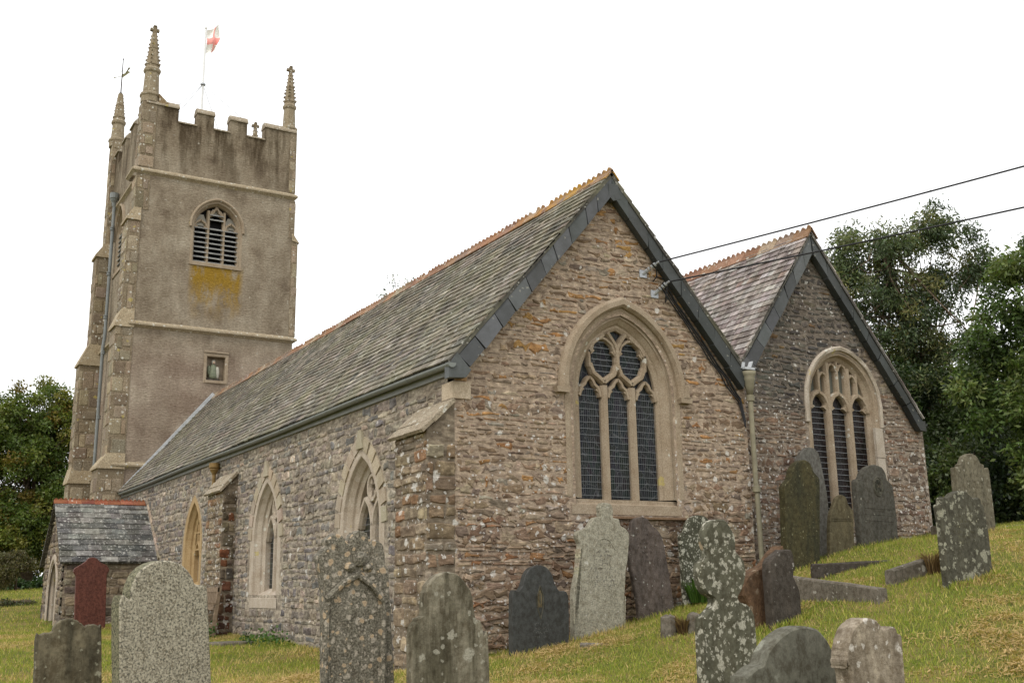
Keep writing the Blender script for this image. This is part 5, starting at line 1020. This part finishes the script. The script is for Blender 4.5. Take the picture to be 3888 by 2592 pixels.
# flag, pole, vane, figure
fx,fy=2.27,24.9; pole=thing('flagpole','tall white flagpole on the tower held by four guy wires','flagpole',(fx,fy,15.16))
mb=MB(); mb.tube([(0,0,0),(0,0,5.85)],[.055,.04],10); ellipsoid(mb,(0,0,5.9),(.06,.06,.06)); mb.build('mast',M['white_paint'],pole)
mb=MB(); lathe(mb,(0,0,3.55),[(.06,-.05),(.10,-.02),(.10,.03),(.06,.05)],10); mb.build('collar',M['galvanised'],pole)
for cx_,cy_ in ((-2.2,-2.4),(2.4,-2.4),(-2.2,2.7),(2.4,2.7)):
    mb=MB(); mb.tube([(0,0,3.55),(cx_,cy_,.35)],.009,5); mb.build('guy_wire',M['wire'],pole)
mb=MB(); nu,nv=18,14
def fl(i,j):
    u=i/nu; v=j/nv; x=.05+.50*(u**.8)*(1-.25*v)+.05*math.sin(v*7+u*5)*u; z=-.95*v+.02+.30*u*(1-v)*(1-v)+(.12*u*u if v<.3 else -.02)+.30*u*v*.6; y=.10*math.sin(u*8+v*3)*u+.05*math.sin(v*9)
    return (x,y,z)
vs=[fl(i,j) for j in range(nv+1) for i in range(nu+1)]; fs=[]; ti=[]
for j in range(nv):
    for i in range(nu): 
        red=(5<=j<=8) or (8<=i<=10); mb.add([vs[j*(nu+1)+i],vs[j*(nu+1)+i+1],vs[(j+1)*(nu+1)+i+1],vs[(j+1)*(nu+1)+i]],[(0,1,2,3)],(.85,.36,.32) if red else (.88,.86,.80))
f=mb.build('flag',M['flag_cloth']); f.location=(fx,fy,20.98); tag(f,'limp white flag with a red cross hanging from the flagpole','flag')
vane=thing('weather_vane','slim metal weather vane on the broken topped pinnacle','weather vane',(-.17,27.75,18.95))
mb=MB(); mb.tube([(0,0,-.05),(0,0,1.5)],[.026,.016],6); ellipsoid(mb,(0,0,1.5),(.03,.03,.03)); ellipsoid(mb,(0,0,.02),(.07,.07,.06)); mb.build('rod',M['dark_stump'],vane)
mb=MB(); vf=Fr((0,0,0),(1,0,0),(0,-1,0)); mb.prism([(.01,.86),(.10,.92),(.28,1.30),(.20,1.16),(.32,1.22),(.20,1.04),(.30,1.02),(.10,.80),(.01,.70)],vf,-.008,.008); mb.build('banner',M['gilt_vane'],vane)
mb=MB(); mb.tube([(0,0,.78),(-.26,0,.64)],.010,6); mb.tube([(0,0,1.02),(-.22,0,.70)],.007,6); mb.add([(-.24,0,.68),(-.33,0,.62),(-.25,.0,.60)],[(0,1,2)]); mb.build('pointer',M['gilt_vane'],vane)
fig=thing('statuette','small robed figure in green and white inside the tower niche','statuette',(2.46,22.24,6.86))
mb=MB(); lathe(mb,(0,0,.05),[(.10,0),(.11,.08),(.09,.25),(.07,.36),(.03,.40)],12); ellipsoid(mb,(-.11,-.01,.28),(.045,.05,.14)); mb.build('robe',M['figure_green'],fig,True)
mb=MB(); ellipsoid(mb,(.0,-.01,.50),(.055,.055,.07),n=12,m=9); ellipsoid(mb,(.10,-.03,.22),(.06,.05,.18)); mb.build('veil',M['figure_white'],fig,True)
mb=MB(); ellipsoid(mb,(.005,-.045,.49),(.032,.03,.045),n=10,m=8); mb.build('face',M['figure_skin'],fig,True)
mb=MB(); mb.box((-.16,-.08,0),(.16,.06,.05)); mb.build('base',M['dark_stump'],fig); fig.scale=(1.3,1.2,1.25)
def cable(a,b,sag,label):
    a,b=V(a),V(b); mb=MB(); pts=[(a.lerp(b,i/40)-V((0,0,sag*4*(i/40)*(1-i/40)))-a) for i in range(41)]; mb.tube(pts,.013,6); o=mb.build('overhead_cable',M['cable_black']); o.location=a; tag(o,label,'cable','overhead cables')
cable((3.27,-.2,4.94),(11.2,-14.2,6.62),.10,'upper black overhead cable running off to the right from the gable'); cable((3.46,-.2,4.65),(11.2,-14.3,5.72),.14,'lower black overhead cable crossing the second roof')
# ------------------------------------------------------------------ grass and straw
def soup(name,vs,mat,k,cols,parent=None):
    """mesh of separate k-gons from an (N,k,3) array with one colour each"""
    n=len(vs); me=bpy.data.meshes.new(name); me.vertices.add(n*k); me.vertices.foreach_set('co',np.ascontiguousarray(vs,dtype=np.float32).ravel())
    me.loops.add(n*k); me.loops.foreach_set('vertex_index',np.arange(n*k,dtype=np.int32)); me.polygons.add(n); me.polygons.foreach_set('loop_start',np.arange(0,n*k,k,dtype=np.int32))
    me.update(calc_edges=True); a=me.attributes.new('tint','FLOAT_COLOR','FACE'); a.data.foreach_set('color',np.c_[cols,np.ones(n)].astype(np.float32).ravel())
    me.materials.append(mat); o=bpy.data.objects.new(name,me); COL.objects.link(o)
    if parent: o.parent=parent
    return o
_ph=RNG.uniform(0,6.28,(8,2)); _fr=RNG.uniform(.5,1.0,(8,)); _an=RNG.uniform(0,6.28,8)
def field(X,Y,sc):
    s=np.zeros_like(X)
    for i in range(8):
        f=sc*_fr[i]*(1.6**(i%4)); s+=np.sin(f*(X*np.cos(_an[i])+Y*np.sin(_an[i]))+_ph[i,0])*np.sin(f*(Y*np.cos(_an[i]*1.7)-X*np.sin(_an[i]))*.8+_ph[i,1])/(1+i%4)
    return s/2.2
def keep_out(X,Y):
    k=(X>-.22)&(Y>.0)&(X<5.0); k|=(X>=5.0)&(X<9.9)&(Y>.33); k|=(X>-2.55)&(Y>16.7)&(X<.2)&(Y<20.4); k|=(X>-.65)&(Y>-.02)&(Y<1.0)&(X<0); k|=(X>-.65)&(Y>10.15)&(Y<11.45)&(X<0); return ~k
def scatter(x0,x1,y0,y1,dens):
    n=int((x1-x0)*(y1-y0)*dens); X=RNG.uniform(x0,x1,n); Y=RNG.uniform(y0,y1,n); d=np.hypot(X-CX,Y-CY); ang=np.arctan2(X-CX,Y-CY)-YAW
    k=keep_out(X,Y)&(d>4.5)&(np.abs(ang)<R(36)); return X[k],Y[k]
def blades(regs):
    XS=[];YS=[];SS=[]
    for x0,x1,y0,y1,dn,s in regs: X,Y=scatter(x0,x1,y0,y1,dn); XS.append(X);YS.append(Y);SS.append(np.full(len(X),s))
    for (bx,by,bz),phi,P in STONES.values():      # uncut grass left round the stones
        wl=[p[0] for p in P]; m=420; q=RNG.uniform(min(P[0][0],P[1][0])-.06,max(P[-1][0],P[-2][0])+.06,m); o=-np.abs(RNG.normal(0,.05,m))-.005; o[m*2//3:]=.14+np.abs(RNG.normal(0,.05,m-m*2//3)); c_,s_=math.cos(R(phi)),math.sin(R(phi)); x=bx+q*c_-o*s_; y=by+q*s_+o*c_; kk=keep_out(x,y); XS.append(x[kk]);YS.append(y[kk]);SS.append(np.full(kk.sum(),1.75))
    for n_,f_ in ((2600,lambda u:(-.24-np.abs(RNG.normal(0,.04,len(u))),1+u*14)),(1500,lambda u:(u*5,-.02-np.abs(RNG.normal(0,.05,len(u))))),(1300,lambda u:(5+u*4.9,.30-np.abs(RNG.normal(0,.05,len(u)))))):
        x,y=f_(RNG.random(n_)); kk=keep_out(x,y); XS.append(x[kk]);YS.append(y[kk]);SS.append(np.full(kk.sum(),1.7))
    X=np.concatenate(XS);Y=np.concatenate(YS);S=np.concatenate(SS); Z=gz_arr(X,Y); n=len(X)
    a=RNG.uniform(0,6.28,n); f=field(X,Y,1.5); dry=np.clip((f-.05)*2.2,0,1)
    h=RNG.uniform(.025,.06,n)*S*(1+.35*np.clip(-f,0,1)); w=RNG.uniform(.003,.006,n)*S; ln=RNG.uniform(.2,.9,n)*h; la=RNG.uniform(0,6.28,n)
    P=np.zeros((n,3,3)); P[:,0]=np.stack([X-w*np.cos(a),Y-w*np.sin(a),Z-.004],-1); P[:,1]=np.stack([X+w*np.cos(a),Y+w*np.sin(a),Z-.004],-1); P[:,2]=np.stack([X+ln*np.cos(la),Y+ln*np.sin(la),Z+h],-1)
    g1=np.array([.165,.24,.034]); g2=np.array([.37,.355,.075]); st=np.array([.55,.41,.18]); t=RNG.random((n,1)); c=g1*(1-t)+g2*t
    isd=(RNG.random(n)<.14+.55*dry)[:,None]; c=np.where(isd,st*(.6+.7*RNG.random((n,1))),c)*(.7+.6*RNG.random((n,1)))
    o=soup('grass',P,M['grass_blade'],3,c); o['kind']='stuff'; return o
blades([(-9,-2,-9,1,900,1),(-2,5,-9,.4,1500,1),(5,13,-9,.4,900,1),(-9,-.2,1,16.8,700,1.15),(-12,0,16.8,40,130,1.7),(10,15,-3,4,500,1.2)])
def straw():
    X,Y=scatter(-9,13,-9,.3,2300); X2,Y2=scatter(-8,-.2,.3,16,600); X=np.r_[X,X2];Y=np.r_[Y,Y2]
    f=field(X,Y,1.5); f2=field(Y*1.3+3,X*1.3,4.2); p=np.clip((f+.02)*1.4,0,1)*np.clip((f2+.15)*1.6,0,1); k=RNG.random(len(X))<np.clip(p*.75+.02,0,1); X,Y,p=X[k],Y[k],p[k]; Z=gz_arr(X,Y); n=len(X)
    lift=RNG.random(n)*.055*p+.008; a=RNG.uniform(0,6.28,n); L=RNG.uniform(.012,.038,n); w=RNG.uniform(.003,.006,n); dz=RNG.uniform(-.012,.02,n)
    ca,sa=np.cos(a),np.sin(a); P=np.zeros((n,4,3))
    for i,(s,q) in enumerate(((-1,-1),(1,-1),(1,1),(-1,1))): P[:,i]=np.stack([X+s*L*ca-q*w*sa,Y+s*L*sa+q*w*ca,Z+lift+s*dz+q*w*.5],-1)
    c=np.array([.45,.32,.15])*(.75+.45*RNG.random((n,1))); o=soup('dry_clippings',P,M['dry_straw'],4,c); o['kind']='stuff'
straw()
# ------------------------------------------------------------------ leaves, trees
def leafcloud(name,cl,n,L,W,cols,parent,droop=.2,spread=.28,flat=.5,mat='leaf'):
    """cl: (M,4) cluster centres and radii; leaf-sized faces gather round them"""
    cl=np.asarray(cl,float); wts=cl[:,3]**2; i=RNG.choice(len(cl),n,p=wts/wts.sum()); g=RNG.normal(0,1,(n,3)); g/=np.linalg.norm(g,axis=1)[:,None]; rr=RNG.random(n)**.45
    C=cl[i,:3]+g*(cl[i,3]*rr)[:,None]*np.array([1,1,.8])+RNG.normal(0,spread*.25,(n,3))
    d=RNG.normal(0,1,(n,3)); d+=g*.6; d[:,2]-=droop*1.5; d/=np.linalg.norm(d,axis=1)[:,None]; u=RNG.normal(0,1,(n,3)); u[:,2]*=flat; s=np.cross(d,u); s/=np.linalg.norm(s,axis=1)[:,None]
    l=L*RNG.uniform(.6,1.3,n)[:,None]; w=W*RNG.uniform(.7,1.2,n)[:,None]; nn=np.cross(s,d)
    P=np.stack([C,C+d*l*.45+s*w+nn*l*.05,C+d*l-nn*l*.08,C+d*l*.45-s*w+nn*l*.05],1)
    cols=np.asarray(cols); cc=cols[RNG.integers(0,len(cols),len(cl))]; c=cc[i]*RNG.uniform(.6,1.35,(n,1))*(1+RNG.normal(0,.06,(n,3))); return soup(name,P,M[mat],4,np.clip(c,.003,1),parent)
def clusters(blobs,per,r):
    out=[]
    for x,y,z,rx,ry,rz in blobs:
        k=max(3,int(per*(rx*ry*rz)**.66))
        for _ in range(k):
            g=RNG.normal(0,1,3); g/=np.linalg.norm(g); q=RNG.uniform(.45,1.0); out.append((x+g[0]*rx*q,y+g[1]*ry*q,z+g[2]*rz*q,r*RNG.uniform(.6,1.3)))
    return np.array(out)
def limbs(mb,base,cl,n,r0,wob=.15):
    for j in RNG.choice(len(cl),min(n,len(cl)),replace=False):
        e=V(cl[j,:3]); b=V(base[min(len(base)-1,int(RNG.integers(1,len(base))))]); m=b.lerp(e,.5)+V(RNG.normal(0,wob,3)); mb.tube([b,m,e],[r0,r0*.6,r0*.2],5)
def tree(name,label,cat,base,blobs,n,L,W,cols,per=9,cr=.42,trunk=None,tr=.16,nl=18,group=None,bark='bark',**k):
    t=thing(name,label,cat,base,group); cl=clusters(blobs,per,cr); B=V(base); loc=cl.copy(); loc[:,:3]-=np.array(base)
    leafcloud('crown',loc,n,L,W,cols,t,**k)
    if trunk:
        mb=MB(); pts=[V(p)-B for p in trunk]; m=len(pts); mb.tube(pts,[tr*(1-.75*i/(m-1)) for i in range(m)],9); limbs(mb,pts,loc,nl,tr*.24); mb.build('trunk',M[bark],t,True)
    return t
DG=[(.034,.056,.017),(.052,.078,.023),(.07,.095,.027),(.024,.042,.015)]
GL=[(.07,.11,.026),(.10,.145,.034),(.05,.08,.02),(.14,.18,.05)]
EU=[(.078,.11,.046),(.105,.135,.056),(.055,.08,.035),(.145,.165,.066),(.18,.175,.06)]
BE=[(.10,.14,.026),(.135,.165,.03),(.07,.105,.02),(.18,.18,.035),(.09,.13,.026),(.19,.145,.03)]
gR='trees behind the church on the right'
b0=(16.2,5.1,gz(16.2,5.1))
tree('tall_tree','tall loose crowned tree with a pale trunk rising behind the second gable','tree',b0,[(14.2,4.9,8.1,1.1,1.1,.9),(13.5,5.3,7.1,1.1,1.0,1.0),(14.9,4.6,8.5,.8,.8,.7),(15.5,4.1,8.7,.5,.6,.6),(15.8,3.9,9.1,.3,.35,.45),(16.3,3.7,8.5,.8,.8,.6),(17.0,3.5,7.9,.8,.7,.5),(16.3,4.0,7.5,.9,.9,.7),(15.2,4.6,7.3,.9,.9,.7),(14.6,5.0,6.4,1.4,1.2,1.0),(16.0,4.4,6.3,1.2,1.1,.9),(15.0,4.8,5.2,1.5,1.3,1.0),(16.6,4.2,5.3,1.0,1.0,.8)],42000,.13,.020,EU,per=30,cr=.24,trunk=[b0,(16.1,5.0,3.6),(15.95,4.9,5.2),(15.3,4.75,6.6),(14.9,4.7,7.8),(14.6,4.8,8.7)],tr=.15,nl=60,group=gR,bark='bark_pale',droop=.7,spread=.45)
b1=(15.0,-.3,gz(15,-.3))
tree('broadleaf_tree','large dark glossy leaved tree filling the right edge','tree',b1,[(13.5,.0,6.0,1.1,1.1,1.1),(12.9,.55,5.0,.9,.9,1.1),(14.3,-.7,6.6,1.4,1.4,1.2),(13.4,.1,3.6,1.3,1.2,1.2),(12.7,.9,3.8,.75,.75,.9),(15.0,-.8,4.8,1.7,1.7,1.6),(14.0,-.3,2.4,1.6,1.3,1.0),(16.2,-2,5.6,1.6,1.5,1.6)],60000,.13,.028,GL,per=22,cr=.32,trunk=[b1,(15,-.4,3),(14.9,-.5,5)],tr=.18,nl=30,group=gR,droop=.3)
for i,(lab,x,y,bl,n,cols) in enumerate([
 ('dark holly bush against the second gable corner, under the tall tree',13.2,4.6,[(13.2,4.6,3.2,1.3,1.2,1.5),(12.6,5.2,2.2,1.2,1.2,1.2),(13.4,4.2,4.6,1.0,1.0,.9)],15000,DG),
 ('dark evergreen bush with a reddish stem, right of the second gable corner',15.4,4.2,[(15.4,4.2,2.6,1.5,1.4,1.5),(15.6,4.2,4.4,1.3,1.2,1.1)],15000,DG),
 ('low dark ivy covered bush behind the right hand headstones',13.4,1.9,[(13.4,1.9,1.9,1.1,1.0,.9),(14.1,1.2,1.8,1.2,1.1,.9),(12.8,2.6,1.8,1.0,1.0,.9)],14000,DG),
 ('deep green tree in the gap between the tall tree and the glossy leaved one',18.6,6.2,[(18.4,6.2,4.2,1.8,1.6,1.7),(17.2,6.8,3.2,1.7,1.6,1.6),(19.8,5.2,5.0,1.5,1.5,1.3)],16000,DG),
 ('bright yellow green shrub behind the tall tree',18.3,7.2,[(18.2,7.0,6.0,.9,.9,.7),(18.6,6.8,5.3,.8,.8,.6)],3500,[(.14,.17,.03),(.10,.13,.025),(.18,.19,.04)])]):  # this shrub's leaves are lighter and yellower than the dark bushes
    b=(x,y,gz(x,y)); tree('evergreen_bush' if i!=4 else 'bright_shrub',lab,'bush' if i!=3 else 'tree',b,bl,n,.12,.03,cols,per=12,cr=.40,trunk=[b,(x,y,b[2]+.8),(x+.1,y,b[2]+1.6)],tr=.07,nl=16,group=gR)
for i,(x,y,bl,n) in enumerate([(22,9,[(22,9,3.6,2.6,2.4,2.4),(24,7,4.6,2.5,2.3,2.6)],14000),(19,1.5,[(19,1.5,3.6,2.4,2.2,2.4),(20.5,-.5,4.5,2.5,2.2,2.8)],15000),(26,15,[(25,14,4.5,3.2,3,3),(22,15,3.6,2.8,2.6,2.4)],14000)]):
    b=(x,y,gz(x,y)); tree('woodland_tree',['dark woodland tree deep in the gap between the tall tree and the glossy leaved one','dark woodland tree behind the glossy leaved one at the right edge','dark woodland tree farthest back behind the second gable'][i],'tree',b,bl,n,.20,.06,DG,per=8,cr=.6,trunk=[b,(x,y,b[2]+2)],tr=.15,nl=14,group=gR)
gl='trees beyond the tower on the left'
for i,(lab,x,y,bl,n) in enumerate([
 ('tall bushy tree at the left edge, its crown turning bronze',-4.6,43.5,[(-4.6,43.5,7.8,2.5,2.2,2.3),(-2.9,43.6,8.2,1.6,1.6,1.7),(-3.0,43.6,3.4,2.0,1.8,2.0),(-5.6,43,4.8,2.8,2.5,2.3),(-3.6,43.4,5.6,2.2,2.0,2.0),(-4.6,43,2.6,2.6,2.4,1.9)],44000),
 ('tall bushy tree nearest the tower, dark below and bronze above',-.4,42.0,[(-.6,42,8.3,1.9,1.9,1.8),(-2.1,42.2,7.0,1.6,1.6,1.9),(-2.4,41.6,2.8,1.7,1.6,1.7),(.9,42.3,7.8,1.7,1.7,1.8),(-1.0,41.6,5.4,2.2,2.0,2.1),(1.2,42,4.6,2.3,2.0,2.4),(-.4,41.4,2.6,2.3,2.1,1.7)]  ,54000)]):
    b=(x,y,gz(x,y)); tree('bushy_tree',lab,'tree',b,bl,int(n*1.7),.17,.045,BE,per=16,cr=.45,trunk=[b,(x,y,3),(x,y,6)],tr=.3,nl=24,group=gl,flat=.8)
b=(-5,48,gz(-5,48)); tree('undergrowth_tree','low dark tree deep behind the left hand trees','tree',b,[(-6,48,2.2,3.2,2.2,2.2),(-6.5,47,4.6,2.6,2.2,2.4),(-2,48,2.0,3.0,2.2,2.2),(2,47,2.2,3,2,2.2)],22000,.26,.07,DG,per=6,cr=.7,trunk=[b,(-5,48,2)],tr=.2,nl=14,group=gl)
b=(13.9,31.4,gz(13.9,31.4)); tree('distant_tree','top of a thin tree just showing over the front roof ridge','tree',b,[(13.8,31.3,13.5,1.3,1.3,1.0),(14.2,31.5,12.0,1.6,1.6,1.4)],1300,.14,.03,EU,per=14,cr=.35,trunk=[b,(13.9,31.4,7),(13.9,31.4,13.2)],tr=.22,nl=30)
b=(-1.4,36.8,gz(-1.4,36.8)); tree('bronze_shrub','tan twiggy shrub under the left hand trees, beside the porch gable','shrub',b,[(-1.5,36.6,1.0,.9,.8,.7),(-2.2,36.4,.7,.7,.6,.5)],4500,.14,.03,[(.12,.11,.045),(.10,.09,.035),(.16,.14,.06)],per=14,cr=.32,trunk=[b,(-1.4,36.8,1.0)],tr=.07,nl=20)
# clipped hedge and mound
def bush_box(name,label,cat,lo,hi,n,cols,L=.10):
    b=((lo[0]+hi[0])/2,(lo[1]+hi[1])/2,gz((lo[0]+hi[0])/2,(lo[1]+hi[1])/2)); t=thing(name,label,cat,b); k=int((hi[0]-lo[0])*5); cl=np.stack([RNG.uniform(lo[0],hi[0],k*4)-b[0],RNG.uniform(lo[1],hi[1],k*4)-b[1],RNG.uniform(lo[2],hi[2],k*4)-b[2],np.full(k*4,.2)],-1); leafcloud('foliage',cl,n,L,L*.35,cols,t,spread=.05)
    mb=MB(); mb.tube([(-(hi[0]-lo[0])/2,0,.1),((hi[0]-lo[0])/2,0,.15)],.05,6); mb.build('stems',M['bark'],t)
bush_box('clipped_hedge','low clipped green hedge at the far end of the left lawn','hedge',(-9,38.3,.15),(.8,39.0,.62),16000,[(.04,.08,.02),(.055,.10,.025),(.03,.06,.015)])
bush_box('mound_shrub','grey green mound shaped shrub on the left lawn','shrub',(-3.6,25.5,-.5),(-2.1,26.4,-.22),4000,[(.09,.10,.05),(.07,.085,.04),(.12,.115,.06)],.08)
# tufts
def tuft(name,label,x,y,h,n,r,cols,w=.008,lean=.6,cat='grass tuft',mat='grass_blade'):
    z=gz(x,y); a=RNG.uniform(0,6.28,n); q=r*np.sqrt(RNG.random(n)); X=q*np.cos(a); Y=q*np.sin(a); H=h*RNG.uniform(.5,1.1,n); b=RNG.uniform(0,6.28,n); ln=H*RNG.uniform(.1,lean,n); da=a+RNG.normal(0,.6,n); mx_,my_=X+ln*.4*np.cos(da),Y+ln*.4*np.sin(da); tx,ty=X+ln*1.3*np.cos(da),Y+ln*1.3*np.sin(da)
    cb,sb=np.cos(b)*w,np.sin(b)*w; P=np.stack([np.stack([X-cb,Y-sb,0*X],-1),np.stack([X+cb,Y+sb,0*X],-1),np.stack([mx_+cb*.8,my_+sb*.8,H*.65],-1),np.stack([tx,ty,H*(1-ln/np.maximum(H,.01)*.3)],-1),np.stack([mx_-cb*.8,my_-sb*.8,H*.65],-1)],1)
    cols=np.asarray(cols); c=cols[RNG.integers(0,len(cols),n)]*RNG.uniform(.7,1.3,(n,1)); o=soup(name,P,M[mat],5,c); o.location=(x,y,z); tag(o,label,cat); return o
LG=[(.06,.12,.018),(.085,.16,.025),(.045,.09,.014)]; DY=[(.20,.13,.06),(.26,.18,.08),(.13,.08,.04)]
tuft('grass_tuft','lush green grass tuft before the lichen peppered round headstone',3.62,-.62,.36,420,.30,LG,.010)
tuft('grass_tuft','tuft of brown dry grass at the end of the short tilted kerb',4.46,-3.72,.28,360,.09,DY,.006,.5); tuft('grass_tuft','brown dry grass between the two stone stumps',1.58,-2.42,.22,260,.07,DY,.006,.6)
for lab,x,y in (('broad leaved weeds at the foot of the middle buttress',-.95,9.4),('patch of weeds beside the flat stone slab',-.55,6.8)):
    t=thing('weed_patch',lab,'weeds',(x,y,gz(x,y))); cl=np.array([(RNG.normal(0,.15),RNG.normal(0,.35),RNG.uniform(.03,.16),.08) for _ in range(12)]); leafcloud('leaves',cl,260,.06,.026,[(.06,.12,.025),(.08,.15,.03),(.045,.09,.02)],t,droop=-.1)
